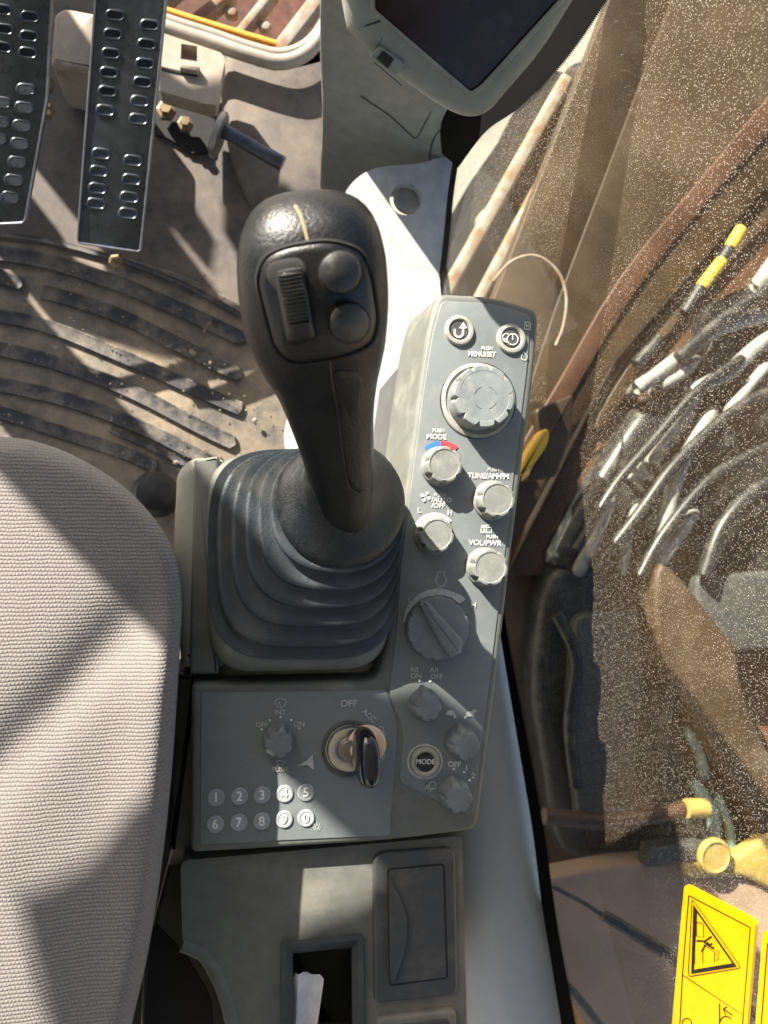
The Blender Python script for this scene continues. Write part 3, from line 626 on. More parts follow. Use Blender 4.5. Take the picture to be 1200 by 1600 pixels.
# ================================================================== MONITOR AND COLUMN
mo = thing('monitor', W(640, 240, .40), 'grey display monitor on a moulded column with dark dusty screen', 'monitor')
CP = three((520, 290, .05), (700, 240, .215), (600, 20, .40))
col_px = catmull([(508, -80), (540, -90), (700, -60), (800, -20), (765, 150), (738, 205), (711, 246), (690, 256), (640, 254), (585, 262), (556, 282), (536, 312), (518, 335), (502, 318), (505, 240), (509, 120)], 5, True)
cu_, cv_ = 625, 90; bm = bmesh.new()
rings(bm, [[CP.at(cu_+(u-cu_)*k_, cv_+(v-cv_)*(.5+.5*k_), 0)+Vector((0, 0, dz)) for u, v in col_px] for k_, dz in ((.84, .0), (.90, -.0015), (.95, -.005), (.985, -.012), (1, -.022), (.99, -.05), (.9, -.12))])
obj('column', bm, 'monitor_plastic', mo, True, 60)
icon('panel_seam', [rounded([(560, 148), (608, 180), (650, 219), (675, 172), (620, 140)], 8)[3:-10]+[(674, 175)]], CP, .0008, 'void_black', mo, 1.6)
icon('panel_seam', [catmull([(672, 256), (672, 236), (682, 210), (708, 186)], 6)], CP, .0006, 'void_black', mo, 2.0)
MP = three((560, 20, .66), (745, 165, .62), (880, 0, .68))
bez = catmull([(538, -120), (540, 0), (543, 48), (556, 66), (584, 94), (640, 138), (700, 178), (738, 190), (768, 180), (795, 150), (850, 85), (905, 0), (985, -120)], 5, True)
bp = slab('bezel', bez, MP, 0, -.05, 'monitor_plastic', mo, bev=.012, segs=5)
scr = rounded([(588, -120), (586, 14), (736, 143), (752, 132), (872, 0), (960, -120)], 5)
ringslab('screen_rim', inset(scr, -9), 8.5, MP, .0035, -.001, 'monitor_plastic', bp, 3)
sheet('screen', scr, MP, .0012, 'screen', mo)
lt = slab('latch_frame', rounded([(578, 90), (594, 72), (634, 100), (618, 120)], 3), MP, .003, -.001, 'monitor_plastic', mo, bev=.001)
slab('latch_slot', [(588, 92), (598, 79), (616, 92), (606, 107)], MP, .0036, .0028, 'void_black', lt)
icon('latch_line', [[(584, 97), (628, 134)]], MP, .0008, 'void_black', mo, 1.4)
icon('latch_line', [[(583, 87), (598, 58)]], MP, .0008, 'void_black', mo, 1.0)

# ================================================================== SWITCH CONSOLE
cs = thing('switch_console', W(560, 1100, .40), 'grey switch console with knobs, keypad and ignition beside the joystick', 'console')
body = rounded([(684, 458, 14), (772, 462, 50), (843, 484, 18), (838, 560, 60), (818, 720, 60), (799, 870, 60), (783, 1010, 60), (765, 1150, 60), (746, 1297, 16), (620, 1314, 60), (450, 1325, 60), (298, 1334, 12), (299, 1068, 12), (590, 1062, 20), (606, 1000, 30), (612, 880, 30), (634, 760, 40), (652, 620, 40), (668, 510, 30)], 20, 4)
slab('panel_body', body, PAN, 0, -.085, 'panel_plastic', cs, bev=.005, spread=.006, segs=4)
slab('console_base', [(668, 520), (800, 520), (770, 900), (735, 1270), (310, 1300), (310, 1080), (340, 1000), (345, 740), (600, 730), (640, 720)], Level(ZC-.08), 0, -.46, 'dark_plastic', cs)
film1 = rounded([(690, 470, 8), (770, 474, 40), (829, 492, 10), (826, 560, 40), (806, 720, 40), (789, 870, 40), (772, 1010, 40), (754, 1150, 40), (740, 1276, 5), (670, 1245, 5), (624, 1222, 8), (630, 1140, 20), (608, 1085, 14), (618, 1000, 20), (626, 880, 30), (642, 760, 30), (660, 620, 30), (676, 520, 20)], 8, 4)
f1 = slab('label_film', film1, PAN, .0012, -.001, 'film', cs, bev=.0008)
film2 = rounded([(314, 1082, 6), (604, 1078, 6), (622, 1130, 10), (614, 1230, 10), (609, 1306, 4), (312, 1320, 6)], 6)
f2 = slab('label_film', film2, PAN, .0010, -.001, 'film', cs, bev=.0008)
T = .0020
def lab(s, u, v, h, par=None, m='print_white', rot=.03, st=1., **k): return text(s, u, v, h*.94, PAN, T, m, par or f1, rot, stretch=st, **k)
# round push buttons
def ringbutton(name, u, v, rpx, m_in='dark_plastic'):
    c = PAN.at(u, v, .001); q = mpp(c); R = rpx*q
    b = lathe(name, c, [(R*1.08, 0), (R*1.08, .0016), (R, .0032), (R*.82, .0036), (R*.70, .0022), (R*.68, .0005), (R*.01, .0005)], 'ring_plastic', cs)
    lathe('button_cap', c, [(R*.64, .0002), (R*.64, .0018), (R*.58, .0026), (R*.01, .0024)], m_in, b); return b
b = ringbutton('push_button', 717, 517, 22)
icon('arrow_symbol', [arc(717, 520, 6.5, 0, 180, 10)[::-1]+[(723.5, 512)], [(710.5, 520), (710.5, 514)]], PAN, .0042, 'print_white', b, 3.4, [[(717, 513), (730, 513), (724, 503)]])
b = ringbutton('push_button', 798, 530, 22)
icon('lamp_symbol', [arc(801, 530, 8.5, 0, 360), arc(791, 527, 6, 60, 330), [(801, 524), (801, 531)], [(787, 533), (794, 535)], [(787, 529), (792, 530)]], PAN, .0042, 'print_white', b, 1.5)
icon('battery_symbol', [rounded([(820, 503), (829, 504), (828, 515), (819, 514)], 1)+[(821, 503)], [(822, 507), (826, 511)], [(826, 507), (822, 511)]], PAN, T, 'print_white', f1, 1.5)
icon('drop_symbol', [arc(819, 558, 4.5, -40, 220)+[(818, 549), (822, 555)]], PAN, T, 'print_dim', f1, 1.3)
# rotary knobs
def knob(u, v, rb, rt, h, m, n=8, depth=.10, skirt=True, rot=.2, name='knob', inset_top=True, ms=None):
    c = PAN.at(u, v, .001); q = mpp(c); Rb, Rt = rb*q, rt*mpp(c+Vector((0, 0, h)))
    prof = [(Rb, 0), (Rb, .003), (Rb*.97, .0042), (Rt*1.04, .0048, .7), (Rt*1.03, h*.5, 1), (Rt, h-.0018, 1), (Rt*.96, h-.0004, .8), (Rt*.90, h, .5), (Rt*.82, h-.0001), (Rt*.79, h-.0006), (Rt*.01, h-.0004)]
    return lathe(name, c, prof, m, cs, n=n*10, scal=(n, depth), auto=40, rot=rot)
lathe('dial_ring', PAN.at(747, 626, .001), [(.0325, 0), (.0325, .0008), (.0320, .0012), (.0305, .0014), (.0295, .0020), (.0290, .0005), (.001, .0005)], 'ring_plastic', cs, n=64)
icon('dial_groove', [arc(747, 626, 59, 0, 360, 64)], PAN, .0018, 'void_black', cs, 1.2)
c = PAN.at(744, 627, .001); q = mpp(c)
big = lathe('jog_dial', c, [(.0258, 0), (.0258, .012), (.0262, .0125, .1), (.0262, .0190, 1), (.0262, .0222, 1), (.0258, .0232, 1), (.0250, .0236, 1), (.0215, .0236), (.0212, .0234), (.001, .0234)], 'knob_mid', cs, n=160, scal=(10, .15), rot=.1, auto=22)
icon('dial_mark', [arc(758, 621, 18, a, a+50, 8) for a in (20, 110, 200, 290)], Level(ZC+.0247), 0, 'knob_dark', big, 1.6)
knob(687, 729, 31, 29, .017, 'knob_light', 7, .15)
knob(768, 782, 31, 28.5, .017, 'knob_light', 7, .15)
knob(676, 836, 31, 28, .016, 'knob_light', 7, .15)
knob(757, 886, 31, 29, .017, 'knob_light', 7, .15)
# engine speed dial with a raised pointer bar
c = PAN.at(680, 980, .001); ed_ = lathe('engine_dial', c, [(.0265, 0), (.0265, .003), (.0262, .004, .5), (.0262, .010, 1), (.0255, .0115, 1), (.0235, .0120, .6), (.001, .0115)], 'knob_dark', cs, n=140, scal=(14, .06))
EP = Level(ZC+.0125)
slab('pointer_bar', rounded([(655, 940), (668, 938), (724, 1000), (722, 1022), (704, 1027), (688, 1002)], 5), EP, .010, -.001, 'knob_dark', ed_, bev=.0035)
icon('pointer_line', [[(659, 943), (703, 1000)]], EP, .0104, 'knob_mid', ed_, 5)
icon('pointer_line', [[(661, 946), (702, 998)]], EP, .0108, 'void_black', ed_, 1.2)
# selector knobs with a pointed finger grip
def selector(u, v, r, ang, h=.019, m='knob_dark'):
    c = PAN.at(u, v, .001); q = mpp(c); R = r*q; n = 84; bm = bmesh.new(); loops = []
    for rad, z, s, p in ((1, 0, .1, 0), (1, .004, .1, 0), (.97, .006, .6, .25), (.92, .010, 1, .22), (.86, h-.002, 1, .12), (.80, h-.0005, 1, .06), (.70, h, .8, 0), (.02, h-.0005, 0, 0)):
        l = []
        for i in range(n):
            t = i/n*2*math.pi; rr = rad*(1-.14*s*max(0, math.cos(7*(t-ang)+math.pi))**2)
            dt = (t-ang+math.pi) % (2*math.pi)-math.pi; rr += p*math.exp(-(dt/.22)**2)
            l.append(c+Vector((math.cos(t), math.sin(t), 0))*R*rr+Vector((0, 0, z)))
        loops.append(l)
    rings(bm, loops); return obj('selector_knob', bm, m, cs, True, 38)
selector(661, 1098, 25, 1.75); selector(719, 1157, 25, 1.75); selector(708, 1238, 25, 1.75); selector(435, 1156, 25, 1.3, .015, 'knob_dark')
# mode button
b = ringbutton('mode_button', 664, 1190, 22, 'black_plastic')
icon('button_ring', [arc(664, 1190, 26.5, 0, 360, 48)], PAN, T, 'print_dim', b, 3); text('MODE', 665, 1190, 8, PAN, .0046, 'print_white', b, .02, stretch=.95)
# lettering and symbols
lab('PUSH', 761, 544, 6); lab('MENU/SET', 753, 553, 8.5, st=.85)
lab('PUSH', 685, 672.5, 6); lab('MODE', 682, 682, 8.5)
bm = bmesh.new(); 
def arcband(a0, a1, m, r0=40, r1=31, c=(690, 731)):
    p = arc(*c, r0, a0, a1, 12)+arc(*c, r1, a1, a0, 12); sheet('temperature_band', p, PAN, T, m, f1)
arcband(-130, -92, 'print_blue', 42, 33); arcband(-92, -52, 'print_red', 42, 33)
lab('PUSH', 771, 733.5, 6, m='print_dim'); lab('TUNE/AM•FM', 763, 743.5, 9, st=.92)
lab('PUSH', 687, 773.5, 6, m='print_dim'); lab('/AUTO', 690, 781, 8); lab('/OFF', 685, 789.5, 8); lab('L', 655, 797, 8.5); lab('H', 703, 801, 8.5)
icon('fan_symbol', [], PAN, T, 'print_white', f1, 1, [[(665+9*math.cos(a+d)*s, 776+9*math.sin(a+d)*s) for d, s in ((-.1, .15), (-.5, .75), (0, 1.0), (.45, .8), (.3, .3))] for a in (0.4, 1.97, 3.54, 5.11)])
p = arc(679, 836, 30, -150, -40, 14)+arc(679, 836, 35, -40, -150, 14); sheet('fan_band', p, PAN, T, 'print_white', f1)
icon('radio_symbol', [[(752, 822), (767, 820)], [(752, 832), (768, 832), (768, 824), (752, 824), (752, 832)], [(756, 826), (756, 831)], [(760, 826), (760, 831)]], PAN, T, 'print_white', f1, 1.8)
lab('PUSH', 769, 838.5, 6); lab('VOL/PWR', 758, 848, 9)
icon('engine_symbol', [arc(689, 907, 8.5, -60, 240, 20), [(684, 899), (683, 894), (696, 894), (694, 899)]], PAN, T, 'print_dim', f1, 1.6); lab('min⁻¹', 689, 918, 5, m='print_dim')
p = arc(684, 979, 53, -170, -52, 24)+[arc(684, 979, 62, -170, -52, 24)[i] for i in ()]; 
ou = [(684+(54+10*min(1, i/14))*math.cos(math.radians(-172+i*5)), 980+(54+6*min(1, i/14))*math.sin(math.radians(-172+i*5))) for i in range(26)]
sheet('speed_band', ou+arc(684, 980, 50, -47, -172, 25), PAN, T, 'print_dim', f1)
lab('L', 641, 938, 9, m='print_dim'); lab('H', 740, 945, 9, m='print_dim')
for s, u, v in (('A/I', 647, 1046), ('ON', 650, 1056), ('A/I', 678, 1047), ('OFF', 682, 1057)): lab(s, u, v, 8.5, m='print_dim')
def dot(u, v, par, r=2.1): sheet('dot', circ(u, v, r, 10), PAN, T, 'print_white', par)
for u, v in ((655.5, 1063.5), (672, 1064.5), (711, 1120.5), (727, 1121), (709, 1201.5), (725, 1206.5), (734, 1219)): dot(u, v, f1)
icon('turtle_symbol', [], PAN, T, 'print_dim', f1, 1, [arc(704, 1117, 7.5, 180, 360, 8)+[(714, 1116), (712, 1119)]])
icon('rabbit_symbol', [], PAN, T, 'print_dim', f1, 1, [[(728, 1115), (731, 1111), (738, 1111), (741, 1108), (745, 1110), (743, 1113), (740, 1117), (743, 1121), (736, 1119), (731, 1120), (727, 1119)]])
lab('OFF', 710, 1194, 9); lab('1', 729, 1199, 9); lab('2', 739.5, 1212, 9)
icon('work_lamp_symbol', [arc(676, 1227, 5.5, 0, 360), [(671, 1224), (668, 1233)], [(668, 1227), (664, 1234)], [(675, 1233), (672, 1237)], [(668, 1232), (680, 1233)]], PAN, T, 'print_dim', f1, 1.3)
lab('OFF', 545, 1099, 11, f2, st=1.05, m='print_dim', rot=0); lab('ACC', 577, 1118, 9, f2, rot=.75, m='print_dim'); lab('ON', 597, 1142, 8, f2, rot=1.2, m='print_dim'); lab('START', 592, 1190, 8, f2, rot=2.2, m='print_dim')
icon('wiper_symbol', [[(429, 1096), (434, 1105), (443, 1105), (448, 1096)], arc(438.5, 1104, 12.5, -140, -40, 8), [(436, 1096), (440, 1108)]], PAN, T, 'print_dim', f2, 1.3)
lab('INT', 438, 1113, 8.5, f2, m='print_dim', rot=0); lab('OFF', 409, 1132.5, 8.5, f2, m='print_dim', rot=0); lab('ON', 467.5, 1131, 8.5, f2, m='print_dim', rot=0)
lab('PUSH', 437, 1202, 8, f2, m='print_dim', rot=0)
for u, v in ((409, 1139.5), (421.5, 1125.5), (438.5, 1120.5), (455, 1125), (467.5, 1138)): dot(u, v, f2, 1.9)
icon('washer_symbol', [[(432, 1190), (434, 1195), (443, 1195), (445, 1190)], arc(438.5, 1195, 7, -150, -30, 6)], PAN, T, 'print_dim', f2, 1.1)
icon('horn_symbol', [], PAN, T, 'print_dim', f2, 1, [[(464, 1197), (480, 1188), (489, 1178), (490, 1203), (480, 1195)]])
icon('light_symbol', [arc(495, 1292, 3, 0, 360, 10)]+[[(495+4.5*math.cos(a), 1292+4.5*math.sin(a)), (495+6.5*math.cos(a), 1292+6.5*math.sin(a))] for a in (i*.785 for i in range(8))], PAN, T, 'print_dim', f2, 1)
# keypad
for s, u, v in (('1', 337.5, 1246), ('2', 374, 1244), ('3', 409.5, 1242), ('4', 444.6, 1240), ('5', 478, 1238), ('6', 336, 1287.7), ('7', 373, 1285), ('8', 409, 1283), ('9', 444, 1280), ('0', 478, 1278)):
    c = PAN.at(u, v, .0012); R = 13.6*mpp(c)
    kb = lathe('keypad_button', c, [(R, 0), (R, .0006), (R*.92, .0012), (R*.72, .0013), (R*.66, .0010), (R*.01, .0010)], 'key_button', cs, n=28)
    text(s, u, v, 15, PAN, .0030, 'key_digit', kb, 0, 'digit', .95)
# ignition switch
c = PAN.at(545, 1169, .001); q = mpp(c)
ig = lathe('ignition_switch', c, [(.0222, 0), (.0222, .0014), (.0214, .0018), (.0185, .0019), (.0183, .0045), (.0172, .0065), (.0155, .0070), (.0088, .0052), (.0086, .0040), (.001, .0040)], 'chrome', cs, n=56)
lathe('bezel_ring', c, [(.0226, 0), (.0226, .0022), (.0218, .0028), (.0192, .0028), (.0190, .0010)], 'dark_plastic', ig, n=48)
lathe('barrel', c, [(.0082, .003), (.0082, .0075), (.0076, .0082), (.001, .0082)], 'steel', ig)
ke = thing('ignition_key', c+Vector((.004, 0, .006)), 'black plastic headed key standing in the chrome ignition switch', 'key')
kc = PAN.at(560, 1168, .010); L_ = []
bm = bmesh.new(); loops = []
for i in range(21):   # an upright paddle: a stack of flat stadium sections, rounded at top and bottom
    a = math.pi*i/20; e = math.sin(a)**.45 if 0 < i < 20 else .08; z = .004+.017*(1-math.cos(a))
    cx = kc+Vector((.0055*i/20, -.0045*i/20, z)); w, t_ = .0225*e, .0090*min(1, e)
    loops.append([cx+Vector((math.copysign(abs(math.cos(b_))**.8, math.cos(b_))*t_-.04*math.sin(b_)*w, math.copysign(abs(math.sin(b_))**.7, math.sin(b_))*w, 0)) for b_ in (k_/24*2*math.pi for k_ in range(24))])
rings(bm, loops); obj('key_head', bm, 'key_black', ke, True, 60)
bm = bmesh.new(); rings(bm, [[kc+Vector((x, y, z)) for x, y in ((-.0012, -.004), (.0012, -.004), (.0012, .004), (-.0012, .004))] for z in (-.008, .01)]); obj('key_blade', bm, 'steel', ke)
lathe('key_disc', PAN.at(574, 1163, .010), [(.0145, 0), (.0152, .0006), (.0152, .0016), (.0145, .0022), (.001, .0022)], 'sunlit_disc', ke, n=40, axis=Vector((-.25, .12, 1)))

# pedestal below the boot
pd = rounded([(328, 710, 60), (602, 704, 60), (618, 880, 60), (608, 1048, 70), (328, 1055, 70), (322, 880, 60)], 60, 9)
PT = Level(ZC+.020)
slab('boot_pedestal', pd, PT, 0, -.05, 'panel_plastic', cs, bev=.014, spread=.004, segs=6)
sd = rounded([(275, 735, 30), (300, 712, 16), (350, 716, 8), (350, 900, 20), (350, 1046, 8), (282, 1046, 8), (268, 880, 40)], 12, 5)
slab('side_cover', sd, Level(ZC-.012), 0, -.12, 'light_plastic', cs, bev=.012, spread=.006, segs=5)
slab('side_cover', rounded([(303, 718), (342, 712), (342, 1054), (296, 1054)], 4), Level(ZC-.006), 0, -.06, 'panel_plastic', cs, bev=.003)
slab('skirt_panel', rounded([(268, 1050), (312, 1050), (312, 1332), (262, 1332)], 4), Level(ZC-.03), 0, -.12, 'dark_plastic', cs, bev=.006)

# ================================================================== STORAGE CONSOLE
sg = thing('storage_console', W(500, 1450, .38), 'olive grey storage console with dark lid and open pocket', 'console')
ST = Level(ZC-.018)
top = rounded([(282, 1345, 14), (722, 1306, 8), (726, 1450, 20), (733, 1760, 10), (380, 1760, 10), (370, 1640, 30), (352, 1550, 50), (322, 1492, 40), (285, 1478, 20)], 10, 6)
pocket = rounded([(440, 1474), (566, 1461), (569, 1700), (442, 1700)], 8)
bm = bmesh.new(); ov = [bm.verts.new(ST.at(u, v)) for u, v in top]; hv = [bm.verts.new(ST.at(u, v)) for u, v in pocket]
ed = [bm.edges.new((l[i], l[(i+1) % len(l)])) for l in (ov, hv) for i in range(len(l))]
bmesh.ops.triangle_fill(bm, use_beauty=True, edges=ed)
r = bmesh.ops.extrude_edge_only(bm, edges=ed); bmesh.ops.translate(bm, verts=[e for e in r['geom'] if isinstance(e, bmesh.types.BMVert)], vec=(0, 0, -.10))
obj('console_top', bm, 'console_plastic', sg)
tube('edge_roll', [ST.at(u, v, -.004) for u, v in ((285, 1474), (305, 1482), (325, 1496), (352, 1550), (366, 1610), (374, 1680), (378, 1740))], .0065, 'console_plastic', sg)
ringslab('pocket_rim', inset(pocket, -4), 11, ST, .004, -.006, 'dark_plastic', sg, 2)
i_ = inset(pocket, 17); bm = bmesh.new()
rings(bm, [[ST.at(u, v, o) for u, v in l] for l, o in ((inset(pocket, 6), .002), (i_, -.004), (inset(pocket, 20), -.09))], False, True); obj('pocket_liner', bm, 'dark_plastic', sg, True, 30)
slab('console_base', [(300, 1352), (716, 1318), (726, 1740), (390, 1740), (372, 1600), (340, 1510), (300, 1480)], Level(ZC-.13), 0, -.41, 'dark_plastic', sg)
lid = rounded([(583, 1334, 22), (712, 1325, 18), (716, 1556, 16), (585, 1570, 14)], 16, 6)
o = slab('lid_frame', lid, ST, .006, -.002, 'dark_plastic', sg, bev=.003)
il = rounded([(606, 1358, 5), (694, 1350, 5), (699, 1528, 5), (609, 1540, 5)], 5, 4)
icon('lid_gap', [il+[il[0]]], ST, .0064, 'void_black', o, 2.2)
slab('lid', inset(il, 2), ST, .0068, .005, 'dark_plastic', sg)
cres = catmull([(608, 1368), (618, 1390), (632, 1420), (636, 1450), (631, 1490), (616, 1532), (610, 1530)], 6)
slab('finger_grip', cres, ST, .0105, .0066, 'dark_plastic', sg)
lid2 = rounded([(588, 1592, 12), (714, 1578, 12), (718, 1760, 12), (588, 1760, 12)], 12, 5)
o = slab('lid_frame', lid2, ST, .006, -.002, 'console_plastic', sg, bev=.003)
slab('lid', rounded([(604, 1604), (703, 1592), (706, 1740), (604, 1740)], 8), ST, .0072, .005, 'dark_plastic', sg, bev=.001)
slab('console_side', rounded([(262, 1352), (292, 1348), (292, 1480), (330, 1500), (372, 1600), (380, 1760), (210, 1760), (225, 1500)], 6), Level(ZC-.09), 0, -.1, 'dark_plastic', sg, bev=.004)
slab('void_shade_sheet', rounded([(240, 1440), (290, 1490), (330, 1560), (345, 1760), (210, 1760)], 14), Level(ZC-.089), .0, -.001, 'void_black', sg)  # flat black sheet, the void's darkness put into its colour
pa = bmesh.new(); rows = []
for k_, (v, z, l, r_) in enumerate(((1523, .0, 461, 500), (1530, .001, 458, 506), (1560, -.004, 457, 502), (1600, -.006, 456, 496), (1660, -.004, 455, 492), (1700, -.004, 455, 490))):
    rows.append([ST.at(l+(r_-l)*j/6, v-(4 if j in (2, 3) else 0)-(2 if j == 0 else 0), z-.012+.004*math.sin(j*1.3)) for j in range(7)])
rings(pa, rows, False, False, False); r = bmesh.ops.extrude_face_region(pa, geom=pa.faces[:]); bmesh.ops.translate(pa, verts=[e for e in r['geom'] if isinstance(e, bmesh.types.BMVert)], vec=(0, 0, -.0006))
tag(obj('paper_sheet', pa, 'paper', None, True, 50), 'folded white paper sheet tucked into the open console pocket', 'paper')

# ================================================================== SEAT
st_ = thing('operator_seat', W(60, 1200, .38), 'grey beige woven fabric seat cushion beside the console', 'seat')
ol = catmull([(-420, 690), (-200, 672), (0, 682), (70, 694), (135, 722), (200, 766), (250, 822), (275, 872), (284, 935), (281, 1015), (276, 1100), (269, 1200), (259, 1300), (246, 1400), (229, 1500), (206, 1600), (185, 1700), (120, 1850), (-420, 1850)], 8, True)
cc = Vector((-90, 1260)); bm = bmesh.new(); loops = []
ZS = .615
def dl(p, a, b):
    a, b = Vector(a), Vector(b); d = b-a; t = max(0, min(1, (p-a).dot(d)/d.length_squared)); return (p-(a+d*t)).length
ss = [0, .01, .025, .045, .07, .10, .14, .19, .25, .32, .40, .48, .56, .65, .74, .83, .92, .995]
for s in ss:
    l = []
    for u, v in ol:
        p = Vector((u, v)); d = (p-cc).length*s; x = min(1, d/30); drop = .046*(1-math.sqrt(1-(1-x)**2))
        pp = p.lerp(cc, s); z = ZS-drop+.012*min(1, d/300)
        z += .006*math.exp(-((d-32)/50)**2)*max(0, min(1, (u-150)/90))*max(0, min(1, (v-930)/120))
        z -= .008*math.exp(-(dl(pp, (-100, 1310), (205, 965))/42)**2)*min(1, x)
        l.append(W(pp.x, pp.y, z))
    loops.append(l)
under = [[W(u-4, v+2, ZS-.075) for u, v in ol], [W(u-45, v+18, ZS-.11) for u, v in ol]]
rings(bm, under[::-1]+loops); obj('cushion', bm, 'fabric', st_, True)
slab('seat_pan', [(-420, 780), (150, 790), (215, 900), (205, 1100), (180, 1400), (120, 1700), (-420, 1850)], Level(ZS-.105), 0, -.08, 'black_plastic', st_, bev=.01)
slab('gap_shade_sheet', [(150, 1030), (300, 1040), (300, 1330), (400, 1500), (420, 1760), (60, 1760)], Level(.30), 0, -.02, 'void_black', st_)  # black sheet added to darken the gap between seat and console
tag(lathe('ball_stop', W(247, 775, .12), [(.02, -.10), (.022, 0), (.030, .015), (.030, .035), (.022, .048), (.001, .052)], 'black_plastic'), 'round black knob on the floor between seat and pedestal', 'knob')

# ================================================================== JOYSTICK
js = thing('joystick', W(475, 865, ZC+.02), 'black rubber joystick grip with thumb wheel and bellows boot', 'joystick')
# bellows boot
def sup(c, a, b, n, z, N=72):
    out = []
    for i in range(N):
        t = i/N*2*math.pi; x = abs(math.cos(t))**(2/n)*math.copysign(1, math.cos(t)); y = abs(math.sin(t))**(2/n)*math.copysign(1, math.sin(t))
        out.append(W(c[0]+a*x, c[1]+b*y, z))
    return out
bt = thing('tmp', W(475, 865, ZC), 'x', 'x'); bpy.data.objects.remove(bt)
loops = []; K = 5
for i in range(K*6+1):
    t = i/(K*6); ph = (i % 6)/6
    e = t**.9
    cx, cy = 474+(533-474)*e, 866+(786-866)*e; a = 146+(100-146)*e; b = 160+(94-160)*e
    nexp = 3.6+(2.1-3.6)*e; z = ZC+.020+.040*t
    fold = .5-.5*math.cos(ph*2*math.pi); a -= 10*(1-fold**.8)*min(1, (1-t)*8+.2); b -= 11*(1-fold**.8)*min(1, (1-t)*8+.2); z += .0055*fold
    loops.append(sup((cx, cy), a, b, nexp, z))
bm = bmesh.new(); rings(bm, [sup((474, 866), 150, 165, 3.6, ZC+.0185), sup((474, 866), 149, 164, 3.6, ZC+.0215)]+loops, False, True)
obj('boot', bm, 'boot_rubber', js, True, 80)
# collar skirt
rim = W(534, 787, ZC+.062); q = mpp(rim); axn = Vector((-.05, .16, 1)).normalized()
gc = W(531, 733, .655); bm = bmesh.new(); loops = []
for t, r_, up_ in ((0, 96, -.006), (0, 101, -.003), (.02, 101, .0), (.12, 93, .0), (.26, 78, 0), (.42, 66, 0), (.60, 58, 0), (.80, 53, 0), (1.0, 49.5, 0), (1.12, 44, 0)):
    cc_ = rim.lerp(gc, t)+Vector((0, 0, up_)); loops.append([cc_+Vector((math.cos(a), math.sin(a)*(1-.06*t), 0))*r_*q for a in (k_/56*2*math.pi for k_ in range(56))])
rings(bm, loops); obj('collar', bm, 'collar_rubber', js, True, 80)
# lever grip
G = [(838, 506, 586, .592, .019), (812, 500, 584, .607, .020), (790, 495, 582, .622, .021), (770, 488, 583, .634, .021), (740, 481, 583, .650, .021), (700, 470, 584, .672, .021), (650, 452, 584, .698, .022), (600, 431, 589, .722, .024), (560, 408, 597, .742, .027), (520, 389, 604, .760, .030), (470, 376, 607, .780, .032),
     (425, 372, 605, .791, .031), (395, 373, 601, .794, .029), (368, 379, 591, .794, .025), (350, 389, 577, .791, .020), (337, 405, 558, .787, .013), (329, 430, 532, .783, .006)]
loops = []; cen = [W((l+r_)/2, v, z) for v, l, r_, z, d in G]
for i, (v, l, r_, z, d) in enumerate(G):
    t = (cen[min(i+1, len(G)-1)]-cen[max(i-1, 0)]).normalized(); cx = RM @ Vector((1, 0, 0)); cx = (cx-t*cx.dot(t)).normalized(); cy = t.cross(cx)
    hw = (r_-l)/2*mpp(cen[i]); loops.append([cen[i]+cx*hw*math.copysign(abs(math.cos(a))**.85, math.cos(a))+cy*d*math.copysign(abs(math.sin(a))**.85, math.sin(a)) for a in (k/40*2*math.pi for k in range(40))])
LL = [[Vector(x) for x in catmull([tuple(l[j]) for l in loops], 4)] for j in range(40)]
bm = bmesh.new(); rings(bm, [[LL[j][i] for j in range(40)] for i in range(len(LL[0]))])
bmesh.ops.recalc_face_normals(bm, faces=bm.faces)
tree = BVHTree.FromBMesh(bm)
grip = obj('grip', bm, 'grip_rubber', js, True)
class Surf:
    n = -FWD
    def at(s, u, v, off=0):
        d = ray(u, v); h = tree.ray_cast(CAM, d)[0]
        if h is None: h = W(u, v, .78)
        return h-d*off
SF = Surf()
def relief(name, px, top, bot, m, parent, bev=0., steps=(.85, .6, .35, .12), dome=0., smooth=True):
    """a solid that follows the grip surface: outline in pixels, filled with inner rings so that it stays curved"""
    cu = sum(p[0] for p in px)/len(px); cv = sum(p[1] for p in px)/len(px); bm = bmesh.new(); loops = [[SF.at(u, v, bot) for u, v in px]]
    loops.append([SF.at(u, v, top-bev) for u, v in px])
    if bev: loops.append([SF.at(cu+(u-cu)*.96, cv+(v-cv)*.96, top) for u, v in px])
    for s in steps: loops.append([SF.at(cu+(u-cu)*s, cv+(v-cv)*s, top+dome*(1-s*s)) for u, v in px])
    rings(bm, loops); return obj(name, bm, m, parent, smooth, 40)
face = rounded([(412, 402, 40), (450, 386, 40), (515, 376, 50), (565, 392, 50), (580, 430, 50), (590, 500, 50), (582, 536, 50), (540, 556, 50), (460, 570, 45), (430, 548, 50), (412, 480, 50), (402, 440, 50)], 40, 4)
fp = relief('face_plate', face, .0022, -.004, 'grip_face', js, .001)
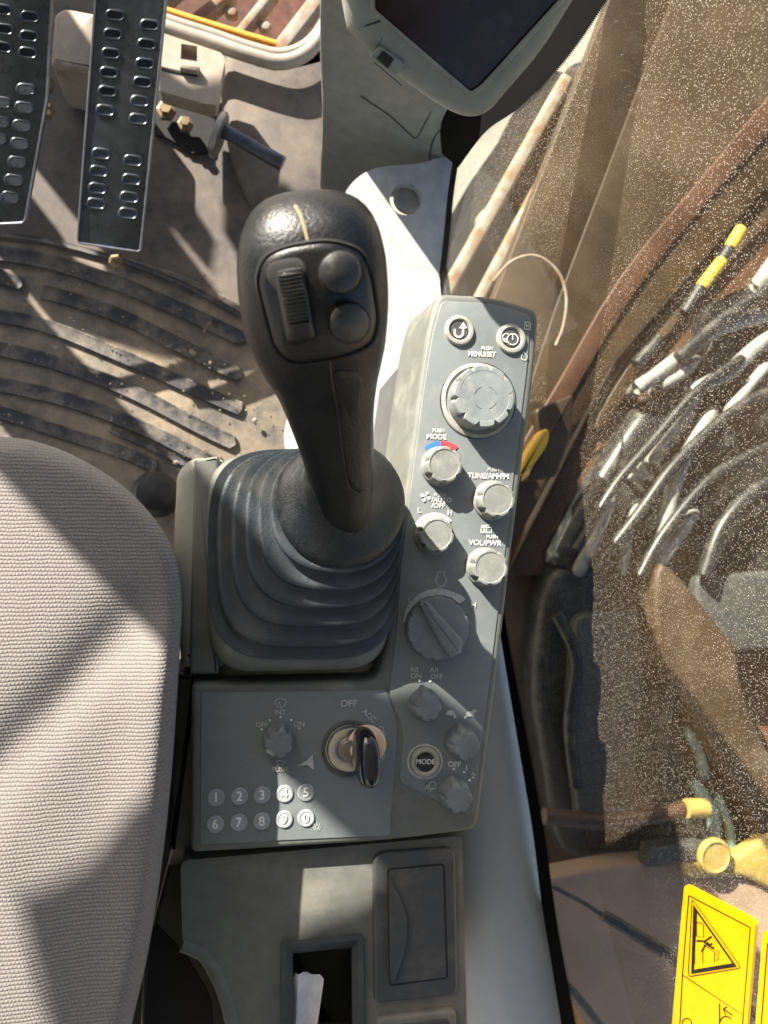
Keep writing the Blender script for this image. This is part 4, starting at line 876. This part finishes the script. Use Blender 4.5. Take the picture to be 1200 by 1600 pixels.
bm = bmesh.new(); lp = [SF.at(u, v, .0012) for u, v in inset(face, -2.5)]; tube('face_groove', lp, .0011, 'void_black', js, n=6, sub=1, closed=True)
wheel = rounded([(412, 412, 20), (474, 398, 24), (504, 536, 20), (446, 558, 22)], 20, 6)
relief('wheel_recess', wheel, .0026, -.002, 'void_black', js, .0003)
wl = rounded([(427, 424, 16), (474, 413, 18), (494, 530, 14), (450, 542, 14)], 14, 6)
wo = relief('thumb_wheel', wl, .0075, 0, 'grip_face', js, .002, dome=.003)
for k_ in range(15):
    t = k_/14; v = 422+t*84; u0 = 430+t*17; u1 = 473+t*14
    bm = bmesh.new(); L = []
    for j in range(7):
        s = j/6; u = u0+3+(u1-u0-6)*s; vv = v+(1-s)*6-2
        L.append((SF.at(u, vv-2.3, .0088), SF.at(u, vv-.9, .0113), SF.at(u, vv+.9, .0113), SF.at(u, vv+2.3, .0088)))
    rings(bm, [list(x) for x in L], True, True, False); obj('wheel_ridge', bm, 'grip_button', wo, True, 30)
relief('wheel_mark', rounded([(452, 476), (474, 470), (480, 498), (456, 506)], 6), .0106, .006, 'black_plastic', wo, .001)
for u, v, r_ in ((532, 425, 33), (546, 505, 31)):
    relief('button_gap', circ(u, v, r_+2.5, 32), .0027, -.002, 'void_black', js)
    relief('button', circ(u, v, r_, 36), .0065, 0, 'grip_button', js, .003, dome=.0018)
tube('stitch_seam', [SF.at(u, v, .0004) for u, v in catmull([(461, 322), (470, 338), (476, 356), (481, 376)], 4)], .0009, 'thread', js, n=6, sub=1)
tube('grip_seam', [SF.at(u, v, .0) for u, v in catmull([(516, 565), (520, 600), (528, 640), (534, 690), (541, 740), (546, 765)], 4)], .0005, 'seam_brown', js, n=6, sub=1)
relief('trigger_bar', rounded([(520, 580, 10), (560, 580, 10), (581, 620, 10), (580, 740, 14), (565, 772, 16), (546, 762, 14), (534, 680, 20)], 12, 5), .0016, -.003, 'grip_rubber', js, .001)
sb = relief('side_switch', [(603, 395), (612, 420), (614, 460), (606, 500), (600, 450)], .002, -.004, 'black_plastic', js) if False else None
